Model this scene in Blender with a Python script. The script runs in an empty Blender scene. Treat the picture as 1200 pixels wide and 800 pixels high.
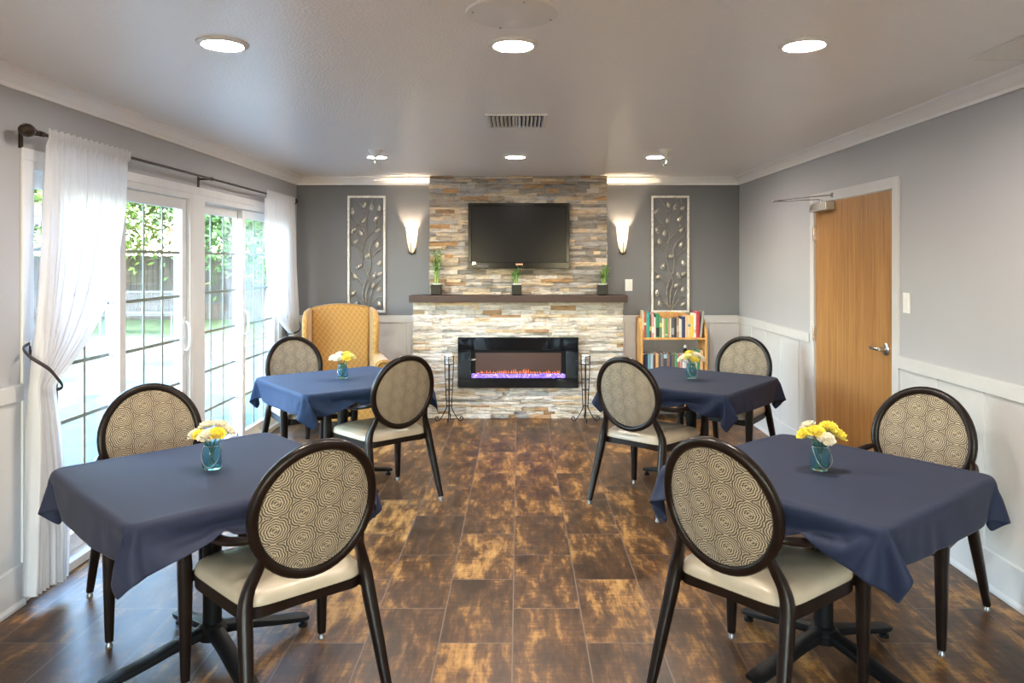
import bpy, bmesh, math, random
from mathutils import Vector, Matrix, noise

S = bpy.context.scene
COL = S.collection
PI = math.pi
rnd = random.Random(7)

# ------------------------------------------------------------------ camera
EYE = 1.583
cam_d = bpy.data.cameras.new('camera')
cam = bpy.data.objects.new('camera', cam_d)
COL.objects.link(cam)
cam.location = (0, 0, EYE)
cam.rotation_euler = (PI / 2, 0, 0)
cam_d.sensor_width = 36
cam_d.lens = 867 / 1200 * 36
cam_d.shift_x = -8 / 1200
cam_d.shift_y = -95 / 1200
cam_d.clip_start = .05
cam_d.clip_end = 300
S.camera = cam
S.view_settings.view_transform = 'Standard'
S.view_settings.look = 'None'
S.view_settings.gamma = 1
S.view_settings.use_curve_mapping = False
S.view_settings.exposure = 1.0
S.cycles.use_denoising = True
S.cycles.max_bounces = 10
S.cycles.diffuse_bounces = 5
S.cycles.glossy_bounces = 4
S.cycles.transparent_max_bounces = 16
S.cycles.transmission_bounces = 8
S.cycles.caustics_reflective = False
S.cycles.caustics_refractive = False
S.cycles.sample_clamp_indirect = 6

# ------------------------------------------------------------------ node helpers
def new_mat(name):
    m = bpy.data.materials.new(name)
    m.use_nodes = True
    nt = m.node_tree
    b = nt.nodes['Principled BSDF']
    return m, nt, b

def N(nt, t, **kw):
    n = nt.nodes.new(t)
    for k, v in kw.items():
        if k.startswith('i_'):
            n.inputs[k[2:]].default_value = v
        else:
            setattr(n, k, v)
    return n

def mth(nt, op, a, b=None, c=None, clamp=False):
    n = nt.nodes.new('ShaderNodeMath')
    n.operation = op
    n.use_clamp = clamp
    for i, v in enumerate((a, b, c)):
        if v is None:
            continue
        if isinstance(v, (int, float)):
            n.inputs[i].default_value = v
        else:
            nt.links.new(v, n.inputs[i])
    return n.outputs[0]

def ramp(nt, fac, stops, interp='LINEAR'):
    r = nt.nodes.new('ShaderNodeValToRGB')
    r.color_ramp.interpolation = interp
    el = r.color_ramp.elements
    el.remove(el[1])
    el[0].position = stops[0][0]
    for p, c in stops[1:]:
        el.new(p)
    for i, (p, c) in enumerate(stops):
        el[i].color = (*c, 1) if len(c) == 3 else c
    nt.links.new(fac, r.inputs[0])
    return r.outputs[0]

def mixc(nt, fac, a, b, blend='MIX'):
    n = nt.nodes.new('ShaderNodeMix')
    n.data_type = 'RGBA'
    n.blend_type = blend
    for i, v in ((0, fac), (6, a), (7, b)):
        if isinstance(v, (int, float)):
            n.inputs[i].default_value = v
        elif isinstance(v, tuple):
            n.inputs[i].default_value = (*v, 1) if len(v) == 3 else v
        else:
            nt.links.new(v, n.inputs[i])
    return n.outputs[2]

def coords(nt, kind='Object', scale=(1, 1, 1), loc=(0, 0, 0), rot=(0, 0, 0)):
    tc = nt.nodes.new('ShaderNodeTexCoord')
    mp = nt.nodes.new('ShaderNodeMapping')
    mp.inputs['Scale'].default_value = scale
    mp.inputs['Location'].default_value = loc
    mp.inputs['Rotation'].default_value = rot
    nt.links.new(tc.outputs[kind], mp.inputs[0])
    return mp.outputs[0]

def noise_n(nt, vec, scale, detail=3, rough=.5, dist=0):
    n = nt.nodes.new('ShaderNodeTexNoise')
    n.inputs['Scale'].default_value = scale
    n.inputs['Detail'].default_value = detail
    n.inputs['Roughness'].default_value = rough
    n.inputs['Distortion'].default_value = dist
    if vec is not None:
        nt.links.new(vec, n.inputs['Vector'])
    return n.outputs['Fac']

def bump(nt, b, h, strength=.3, dist=.01):
    n = nt.nodes.new('ShaderNodeBump')
    n.inputs['Strength'].default_value = strength
    n.inputs['Distance'].default_value = dist
    nt.links.new(h, n.inputs['Height'])
    nt.links.new(n.outputs[0], b.inputs['Normal'])

def plain(name, col, rough=.5, metal=0, var=.06, vscale=8, bmp=0, bscale=60, spec=.5, coat=0, sheen=0):
    """Plain coloured surface with a little procedural colour variation and grain."""
    m, nt, b = new_mat(name)
    v = coords(nt)
    f = noise_n(nt, v, vscale, 3)
    lo = tuple(c * (1 - var) for c in col)
    hi = tuple(min(1, c * (1 + var)) for c in col)
    c = ramp(nt, f, [(.3, lo), (.7, hi)])
    nt.links.new(c, b.inputs['Base Color'])
    b.inputs['Roughness'].default_value = rough
    b.inputs['Metallic'].default_value = metal
    b.inputs['Specular IOR Level'].default_value = spec
    b.inputs['Coat Weight'].default_value = coat
    b.inputs['Sheen Weight'].default_value = sheen
    if bmp:
        bump(nt, b, noise_n(nt, v, bscale, 4), bmp, .004)
    return m

def emis(name, col, strength):
    m, nt, b = new_mat(name)
    b.inputs['Base Color'].default_value = (*col, 1)
    b.inputs['Emission Color'].default_value = (*col, 1)
    b.inputs['Emission Strength'].default_value = strength
    b.inputs['Roughness'].default_value = .5
    return m

M = {}
# ------------------------------------------------------------------ materials
def mk_materials():
    # orange-peel painted walls
    def paint(name, col, rough=.55, b=.12, sc=170):
        m, nt, bs = new_mat(name)
        v = coords(nt)
        f = noise_n(nt, v, 1.5, 2)
        c = ramp(nt, f, [(.3, tuple(x * .97 for x in col)), (.7, tuple(min(1, x * 1.02) for x in col))])
        nt.links.new(c, bs.inputs['Base Color'])
        bs.inputs['Roughness'].default_value = rough
        bump(nt, bs, noise_n(nt, v, sc, 3), b, .003)
        return m
    M['paint_light'] = paint('light_grey_paint', (.415, .415, .435))
    M['paint_dark'] = paint('dark_grey_paint', (.16, .165, .18), .5)
    M['white'] = plain('white_trim_paint', (.58, .575, .58), .35, var=.02)
    M['vinyl'] = plain('white_vinyl', (.68, .69, .71), .3, var=.02)
    M['crown'] = plain('white_crown_paint', (.90, .89, .89), .4, var=.01)
    m, nt, b = new_mat('textured_ceiling_paint')
    v = coords(nt)
    b.inputs['Base Color'].default_value = (.90, .885, .875, 1)
    b.inputs['Roughness'].default_value = .285
    b.inputs['Specular IOR Level'].default_value = 1.0
    b.inputs['Coat Weight'].default_value = .35
    b.inputs['Coat Roughness'].default_value = .285
    h1 = noise_n(nt, v, 75, 3, .55)
    h2 = noise_n(nt, v, 150, 2, .5)
    h = mth(nt, 'ADD', mth(nt, 'MULTIPLY', ramp(nt, h1, [(.42, (0, 0, 0)), (.62, (1, 1, 1))]), .7), mth(nt, 'MULTIPLY', h2, .4))
    bump(nt, b, h, .5, .004)
    M['ceiling'] = m

    # floor: 12 x 24 inch rust coloured tiles, running bond
    m, nt, b = new_mat('rust_brown_floor_tile')
    tc = nt.nodes.new('ShaderNodeTexCoord')
    sx = nt.nodes.new('ShaderNodeSeparateXYZ')
    nt.links.new(tc.outputs['Object'], sx.inputs[0])
    cx = nt.nodes.new('ShaderNodeCombineXYZ')
    nt.links.new(mth(nt, 'ADD', sx.outputs[1], .61 * 20 - 3.063), cx.inputs[0])
    nt.links.new(mth(nt, 'ADD', sx.outputs[0], .305 * 40 + .026), cx.inputs[1])
    br = nt.nodes.new('ShaderNodeTexBrick')
    br.offset = .5; br.offset_frequency = 2; br.squash = 1; br.squash_frequency = 2
    br.inputs['Color1'].default_value = (0, 0, 0, 1)
    br.inputs['Color2'].default_value = (1, 1, 1, 1)
    br.inputs['Mortar'].default_value = (.5, .5, .5, 1)
    br.inputs['Scale'].default_value = 1
    br.inputs['Mortar Size'].default_value = .0028
    br.inputs['Mortar Smooth'].default_value = .1
    br.inputs['Brick Width'].default_value = .61
    br.inputs['Row Height'].default_value = .305
    nt.links.new(cx.outputs[0], br.inputs['Vector'])
    rv = nt.nodes.new('ShaderNodeSeparateColor')
    nt.links.new(br.outputs['Color'], rv.inputs[0])
    off = nt.nodes.new('ShaderNodeVectorMath'); off.operation = 'ADD'
    sc = nt.nodes.new('ShaderNodeCombineXYZ')
    nt.links.new(mth(nt, 'MULTIPLY', rv.outputs[0], 37.0), sc.inputs[0])
    nt.links.new(mth(nt, 'MULTIPLY', rv.outputs[0], 19.0), sc.inputs[1])
    nt.links.new(tc.outputs['Object'], off.inputs[0])
    nt.links.new(sc.outputs[0], off.inputs[1])
    mpA = N(nt, 'ShaderNodeMapping'); mpA.inputs['Scale'].default_value = (8.5, 3.2, 1)
    mpB = N(nt, 'ShaderNodeMapping'); mpB.inputs['Scale'].default_value = (42, 7, 1)
    mpC = N(nt, 'ShaderNodeMapping'); mpC.inputs['Scale'].default_value = (9, 60, 1)
    for q in (mpA, mpB, mpC):
        q.inputs['Location'].default_value = (3.1, 2.7, 5.37)
        nt.links.new(off.outputs[0], q.inputs[0])
    nA = noise_n(nt, mpA.outputs[0], 1, 6, .62, .4)
    nB = noise_n(nt, mpB.outputs[0], 1, 5, .65)
    nC = noise_n(nt, mpC.outputs[0], 1, 4, .6)
    f = mth(nt, 'ADD', mth(nt, 'MULTIPLY', nA, .58), mth(nt, 'MULTIPLY', nB, .30))
    f = mth(nt, 'ADD', f, mth(nt, 'MULTIPLY', nC, .12))
    f = mth(nt, 'ADD', f, mth(nt, 'MULTIPLY', mth(nt, 'SUBTRACT', rv.outputs[0], .5), .075))
    c = ramp(nt, f, [(.38, (.034, .018, .010)), (.47, (.075, .037, .017)), (.53, (.135, .064, .024)), (.59, (.33, .165, .048)), (.68, (.50, .29, .10))])
    c2 = mixc(nt, br.outputs['Fac'], c, (.16, .115, .09))
    nt.links.new(c2, b.inputs['Base Color'])
    r = mth(nt, 'ADD', mth(nt, 'MULTIPLY', nB, .2), .27)
    b.inputs['Specular IOR Level'].default_value = .32
    nt.links.new(r, b.inputs['Roughness'])
    M['floor'] = m

    # stone veneer: colour comes from each stone (colour attribute), grain from noise
    m, nt, b = new_mat('ledger_stone')
    at = N(nt, 'ShaderNodeAttribute', attribute_name='stone_colour')
    v = coords(nt, scale=(9, 9, 45))
    f = noise_n(nt, v, 1, 6, .65, .3)
    v2 = coords(nt, scale=(1, 1, 1))
    f2 = noise_n(nt, v2, 24, 5, .6)
    c = mixc(nt, 1.0, at.outputs['Color'], ramp(nt, f, [(.32, (.5, .46, .41)), (.5, (.95, .94, .92)), (.68, (1.16, 1.1, 1.0))]), 'MULTIPLY')
    c = mixc(nt, ramp(nt, f2, [(.56, (0, 0, 0)), (.68, (.55, .55, .55))]), c, (.42, .24, .10))
    nt.links.new(c, b.inputs['Base Color'])
    b.inputs['Roughness'].default_value = .8
    bump(nt, b, mth(nt, 'ADD', f, mth(nt, 'MULTIPLY', f2, .8)), .8, .012)
    M['stone'] = m

    def wood(name, c1, c2, c3, rough=.35, sc=(28, 28, 1.1), dist=.6, coat=0):
        m, nt, b = new_mat(name)
        v = coords(nt, scale=sc)
        f = noise_n(nt, v, 1, 6, .6, dist)
        v2 = coords(nt, scale=tuple(s * 5 for s in sc))
        f2 = noise_n(nt, v2, 1, 3, .6)
        g = mth(nt, 'ADD', mth(nt, 'MULTIPLY', f, .7), mth(nt, 'MULTIPLY', f2, .3))
        c = ramp(nt, g, [(.36, c1), (.5, c2), (.64, c3)])
        nt.links.new(c, b.inputs['Base Color'])
        b.inputs['Roughness'].default_value = rough
        b.inputs['Coat Weight'].default_value = coat
        bump(nt, b, g, .08, .002)
        return m
    M['oak'] = wood('oak_door_veneer', (.26, .11, .030), (.36, .17, .050), (.44, .23, .08), .42)
    M['pine'] = wood('honey_pine', (.52, .24, .06), (.66, .34, .10), (.74, .42, .15), .4, (22, 22, 3))
    M['espresso'] = wood('espresso_mantel', (.028, .012, .010), (.040, .018, .014), (.055, .026, .020), .5, (1.2, 30, 30))
    M['frame_dark'] = plain('dark_espresso_lacquer', (.010, .0055, .004), .3, var=.25, vscale=20, spec=.25)
    M['grey_wood'] = wood('weathered_fence_wood', (.032, .027, .024), (.052, .044, .038), (.08, .068, .058), .8, (14, 14, 1.5))
    M['beam_wood'] = wood('weathered_beam_wood', (.07, .055, .045), (.13, .10, .08), (.2, .16, .13), .8, (2, 14, 14))

    M['vinyl_seat'] = plain('cream_vinyl', (.46, .385, .285), .3, var=.05, vscale=14, bmp=.06, bscale=300, spec=.5)
    # medallion upholstery
    m, nt, b = new_mat('medallion_fabric')
    tc = nt.nodes.new('ShaderNodeTexCoord')
    s = nt.nodes.new('ShaderNodeSeparateXYZ')
    nt.links.new(tc.outputs['Object'], s.inputs[0])
    A2, B = .184, .094
    def cell(ofs):
        px = mth(nt, 'SUBTRACT', mth(nt, 'FRACT', mth(nt, 'ADD', mth(nt, 'DIVIDE', s.outputs[0], A2), 10.31 + ofs)), .5)
        pz = mth(nt, 'SUBTRACT', mth(nt, 'FRACT', mth(nt, 'ADD', mth(nt, 'DIVIDE', s.outputs[2], B), 10.12 + ofs)), .5)
        x = mth(nt, 'MULTIPLY', px, A2); z = mth(nt, 'MULTIPLY', pz, B)
        r = mth(nt, 'SQRT', mth(nt, 'ADD', mth(nt, 'MULTIPLY', x, x), mth(nt, 'MULTIPLY', z, z)))
        th = mth(nt, 'ARCTAN2', z, x)
        return r, th
    rA, tA = cell(0); rB, tB = cell(.5)
    def pet(r, t):
        w = mth(nt, 'SQRT', mth(nt, 'ABSOLUTE', mth(nt, 'COSINE', mth(nt, 'MULTIPLY', t, 4))))
        return mth(nt, 'MULTIPLY', r, mth(nt, 'SUBTRACT', 1.12, mth(nt, 'MULTIPLY', w, .16)))
    r = mth(nt, 'MINIMUM', pet(rA, tA), pet(rB, tB))
    wav = mth(nt, 'SINE', mth(nt, 'MULTIPLY', r, 2 * PI / .0084))
    w2 = mth(nt, 'ADD', mth(nt, 'SINE', mth(nt, 'MULTIPLY', tA, 16)), mth(nt, 'SINE', mth(nt, 'MULTIPLY', tB, 16)))
    inner = ramp(nt, mth(nt, 'MULTIPLY', r, 10), [(.15, (1, 1, 1)), (.20, (0, 0, 0))])
    pat = mth(nt, 'ADD', mth(nt, 'ADD', wav, -.12), mth(nt, 'MULTIPLY', mth(nt, 'MULTIPLY', w2, .7), inner))
    edge = ramp(nt, mth(nt, 'MULTIPLY', r, 10), [(.40, (0, 0, 0)), (.47, (1, 1, 1))])
    pat = mth(nt, 'SUBTRACT', pat, mth(nt, 'MULTIPLY', edge, .55))
    vv = coords(nt)
    weave = noise_n(nt, vv, 420, 2)
    pat = mth(nt, 'ADD', pat, mth(nt, 'MULTIPLY', mth(nt, 'SUBTRACT', weave, .5), .9))
    fac = ramp(nt, mth(nt, 'ADD', mth(nt, 'MULTIPLY', pat, .5), .5), [(.32, (0, 0, 0)), (.58, (1, 1, 1))])
    c = mixc(nt, fac, (.060, .042, .028), (.40, .325, .225))
    nt.links.new(c, b.inputs['Base Color'])
    b.inputs['Roughness'].default_value = .75
    b.inputs['Sheen Weight'].default_value = .15
    bump(nt, b, mth(nt, 'ADD', fac, weave), .25, .001)
    M['medallion'] = m

    def cloth(name, col):
        m, nt, b = new_mat(name)
        v = coords(nt)
        w = noise_n(nt, v, 520, 2)
        f = noise_n(nt, v, 5, 3)
        c = ramp(nt, mth(nt, 'ADD', mth(nt, 'MULTIPLY', w, .4), mth(nt, 'MULTIPLY', f, .6)), [(.3, tuple(x * .86 for x in col)), (.7, tuple(x * 1.12 for x in col))])
        nt.links.new(c, b.inputs['Base Color'])
        b.inputs['Roughness'].default_value = .68
        b.inputs['Sheen Weight'].default_value = .04
        b.inputs['Specular IOR Level'].default_value = .25
        bump(nt, b, w, .12, .001)
        return m
    M['navy'] = cloth('navy_tablecloth', (.0165, .021, .048))
    M['navy_right'] = cloth('dark_navy_tablecloth', (.0115, .018, .046))
    M['navy_far'] = cloth('royal_navy_tablecloth', (.010, .026, .066))
    # yellow diamond quilt for the armchair
    m, nt, b = new_mat('gold_lattice_upholstery')
    tc = nt.nodes.new('ShaderNodeTexCoord')
    s = nt.nodes.new('ShaderNodeSeparateXYZ')
    nt.links.new(tc.outputs['Object'], s.inputs[0])
    xx = mth(nt, 'ADD', s.outputs[0], mth(nt, 'MULTIPLY', s.outputs[1], 1.0))
    def lat(sgn):
        u = mth(nt, 'ADD' if sgn > 0 else 'SUBTRACT', mth(nt, 'MULTIPLY', xx, 1.25), s.outputs[2])
        fr = mth(nt, 'ABSOLUTE', mth(nt, 'SUBTRACT', mth(nt, 'FRACT', mth(nt, 'ADD', mth(nt, 'DIVIDE', u, .062), 20)), .5))
        return mth(nt, 'LESS_THAN', fr, .07)
    ln = mth(nt, 'MAXIMUM', lat(1), lat(-1))
    nf = noise_n(nt, coords(nt), 160, 3)
    base = ramp(nt, nf, [(.3, (.29, .135, .014)), (.7, (.36, .175, .024))])
    c = mixc(nt, mth(nt, 'MULTIPLY', ln, .75), base, (.46, .27, .075))
    nt.links.new(c, b.inputs['Base Color'])
    b.inputs['Roughness'].default_value = .6
    b.inputs['Sheen Weight'].default_value = .3
    bump(nt, b, nf, .15, .001)
    M['gold'] = m

    M['black_metal'] = plain('black_powder_coat', (.005, .005, .0055), .5, var=.2, spec=.2)
    M['iron'] = plain('wrought_iron', (.018, .017, .017), .5, metal=.4, var=.2)
    M['chrome'] = plain('brushed_chrome', (.62, .61, .6), .25, metal=1, var=.05)
    M['closer'] = plain('aluminium_closer', (.55, .52, .49), .4, metal=.6, var=.05)
    M['bronze'] = plain('dark_bronze', (.05, .035, .026), .38, metal=.7, var=.2)
    M['silver_leaf'] = plain('antique_silver', (.74, .72, .68), .38, metal=.2, var=.25, vscale=30)
    M['pewter'] = plain('pewter_branch', (.24, .225, .20), .45, metal=.3, var=.3, vscale=30)
    M['leaf_metal'] = plain('champagne_leaf', (.42, .39, .33), .3, metal=.7, var=.2, vscale=30)
    M['jewel'] = plain('mirrored_jewel', (.9, .92, .95), .08, metal=1, var=.03)
    M['plastic_white'] = plain('white_plastic', (.78, .78, .76), .35, var=.02)
    M['glide'] = plain('clear_grey_glide', (.22, .21, .20), .25, metal=.5, var=.1)
    M['tv_black'] = plain('piano_black', (.004, .004, .005), .16, var=.1, spec=.18)
    m, nt, b = new_mat('dark_screen')
    b.inputs['Base Color'].default_value = (.008, .008, .010, 1)
    b.inputs['Roughness'].default_value = .2
    b.inputs['Specular IOR Level'].default_value = .11
    M['screen'] = m
    M['black_glass'] = plain('black_glass', (.004, .004, .005), .07, var=.05, spec=.3)
    m, nt, b = new_mat('brown_firebox')
    b.inputs['Base Color'].default_value = (.045, .020, .014, 1)
    b.inputs['Emission Color'].default_value = (.22, .10, .07, 1)
    b.inputs['Emission Strength'].default_value = .05
    M['firebox'] = m
    M['flame'] = emis('orange_flame', (.8, .16, .05), .35)
    m, nt, b = new_mat('violet_ember_crystals')
    f = noise_n(nt, coords(nt), 60, 3)
    c = ramp(nt, f, [(.35, (.10, .05, .75)), (.6, (.35, .22, 1.0)), (.75, (.8, .7, 1.0))])
    nt.links.new(c, b.inputs['Base Color']); nt.links.new(c, b.inputs['Emission Color'])
    b.inputs['Emission Strength'].default_value = .5
    M['ember'] = m
    M['lamp'] = emis('warm_downlight', (1.0, .90, .79), 270)
    # sconce glass shade: opaque, the bulb's glow put into its emission, stronger upwards
    m, nt, b = new_mat('alabaster_shade')
    v = coords(nt)
    sz = nt.nodes.new('ShaderNodeSeparateXYZ'); nt.links.new(v, sz.inputs[0])
    b.inputs['Base Color'].default_value = (.9, .8, .62, 1)
    b.inputs['Emission Color'].default_value = (1.0, .76, .46, 1)
    g = mth(nt, 'ADD', mth(nt, 'MULTIPLY', sz.outputs[2], 6.0), mth(nt, 'MULTIPLY', noise_n(nt, v, 14, 2), .5))
    nt.links.new(g, b.inputs['Emission Strength'])
    M['shade'] = m
    M['bulb'] = emis('sconce_bulb', (1.0, .76, .50), 1250)

    # window glass: thin sheet, clear with a mirror share
    def glass(name, tint, refl):
        m = bpy.data.materials.new(name); m.use_nodes = True
        nt = m.node_tree; nt.nodes.clear()
        o = N(nt, 'ShaderNodeOutputMaterial')
        tr = N(nt, 'ShaderNodeBsdfTransparent'); tr.inputs[0].default_value = (*tint, 1)
        gl = N(nt, 'ShaderNodeBsdfGlossy'); gl.inputs['Roughness'].default_value = .02
        fr = N(nt, 'ShaderNodeFresnel')
        ge = N(nt, 'ShaderNodeNewGeometry')      # the same reflectance from both sides of the sheet
        nt.links.new(mth(nt, 'ADD', 1.5, mth(nt, 'MULTIPLY', ge.outputs['Backfacing'], 1 / 1.5 - 1.5)), fr.inputs[0])
        mx = N(nt, 'ShaderNodeMixShader')
        nt.links.new(mth(nt, 'MULTIPLY', fr.outputs[0], refl, clamp=True), mx.inputs[0])
        nt.links.new(tr.outputs[0], mx.inputs[1]); nt.links.new(gl.outputs[0], mx.inputs[2])
        nt.links.new(mx.outputs[0], o.inputs[0])
        return m
    M['glass'] = glass('window_glass', (.94, .97, .975), .9)
    # teal jar glass
    m, nt, b = new_mat('teal_jar_glass')
    b.inputs['Base Color'].default_value = (.42, .80, .88, 1)
    b.inputs['Roughness'].default_value = .05
    b.inputs['Transmission Weight'].default_value = .95
    b.inputs['IOR'].default_value = 1.2
    M['jar'] = m
    # sheer curtain
    m = bpy.data.materials.new('white_sheer'); m.use_nodes = True
    nt = m.node_tree; nt.nodes.clear()
    o = N(nt, 'ShaderNodeOutputMaterial')
    d = N(nt, 'ShaderNodeBsdfDiffuse'); d.inputs[0].default_value = (.88, .88, .90, 1)
    t = N(nt, 'ShaderNodeBsdfTranslucent'); t.inputs[0].default_value = (.86, .88, .92, 1)
    tr = N(nt, 'ShaderNodeBsdfTransparent')
    m1 = N(nt, 'ShaderNodeMixShader'); m1.inputs[0].default_value = .55
    m2 = N(nt, 'ShaderNodeMixShader'); m2.inputs[0].default_value = .16
    nt.links.new(d.outputs[0], m1.inputs[1]); nt.links.new(t.outputs[0], m1.inputs[2])
    nt.links.new(m1.outputs[0], m2.inputs[1]); nt.links.new(tr.outputs[0], m2.inputs[2])
    nt.links.new(m2.outputs[0], o.inputs[0])
    M['sheer'] = m
    M['tie'] = plain('dark_tieback_cord', (.03, .025, .03), .6)

    M['petal_white'] = plain('white_petals', (.86, .80, .68), .6, var=.06, vscale=60, sheen=.2)
    M['petal_yellow'] = plain('yellow_petals', (.92, .78, .10), .6, var=.08, vscale=60, sheen=.2)
    M['petal_cream'] = plain('pale_yellow_petals', (.90, .84, .40), .6, var=.06, vscale=60, sheen=.2)
    M['stem'] = plain('green_stems', (.05, .16, .04), .5, var=.2)
    M['bamboo'] = plain('bamboo_stalk', (.22, .36, .07), .4, var=.3, vscale=40)
    M['bamboo_leaf'] = plain('bamboo_leaf', (.09, .28, .035), .4, var=.3, vscale=30)
    M['pebble'] = plain('white_pebbles', (.7, .7, .64), .5, var=.2, vscale=70)
    M['pot'] = plain('black_glazed_pot', (.008, .008, .008), .3, var=.2, spec=.2)
    M['candle'] = plain('white_wax', (.86, .84, .80), .45, var=.03)

    # outdoors
    M['concrete'] = plain('patio_concrete', (.080, .102, .108), .9, var=.1, vscale=3, bmp=.2, spec=.1)
    M['curb'] = plain('pale_block', (.13, .12, .10), .85, var=.12, vscale=5, bmp=.2)
    m, nt, b = new_mat('lawn_grass')
    v = coords(nt)
    f = noise_n(nt, v, .55, 6, .65)
    c = ramp(nt, f, [(.34, (.025, .042, .014)), (.44, (.05, .062, .033)), (.54, (.095, .09, .065)), (.7, (.17, .155, .125))])
    nt.links.new(c, b.inputs['Base Color']); b.inputs['Roughness'].default_value = .9
    bump(nt, b, noise_n(nt, v, 40, 4), .6, .03)
    M['lawn'] = m
    m, nt, b = new_mat('garden_grass')
    v = coords(nt)
    f = noise_n(nt, v, 9, 4, .7)
    c = ramp(nt, f, [(.3, (.035, .065, .018)), (.7, (.08, .13, .04))])
    nt.links.new(c, b.inputs['Base Color']); b.inputs['Roughness'].default_value = .9
    M['grass'] = m
    def leafm(name, c):
        m, nt, b = new_mat(name)
        f = noise_n(nt, coords(nt), 3, 4)
        cc = ramp(nt, f, [(.3, tuple(x * .7 for x in c)), (.7, tuple(min(1, x * 1.35) for x in c))])
        nt.links.new(cc, b.inputs['Base Color']); b.inputs['Roughness'].default_value = .6
        b.inputs['Transmission Weight'].default_value = 0
        return m
    M['leaf_a'] = leafm('bright_foliage', (.15, .24, .05))
    M['leaf_b'] = leafm('deep_foliage', (.065, .14, .035))
    M['leaf_c'] = leafm('golden_foliage', (.24, .26, .07))
    M['bark'] = plain('bark', (.12, .09, .07), .9, var=.3)
    M['patio_post'] = plain('grey_blue_post_paint', (.28, .33, .38), .6, var=.08)
    M['wicker'] = plain('bench_weave', (.05, .047, .042), .7, var=.3, vscale=50)
    M['bench_metal'] = plain('dark_bench_metal', (.06, .07, .08), .5)
mk_materials()

def book_mat(col):
    key = 'book_%02d%02d%02d' % tuple(int(c * 99) for c in col)
    if key not in M:
        M[key] = plain(key, col, .5, var=.1, vscale=40)
    return M[key]

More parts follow.
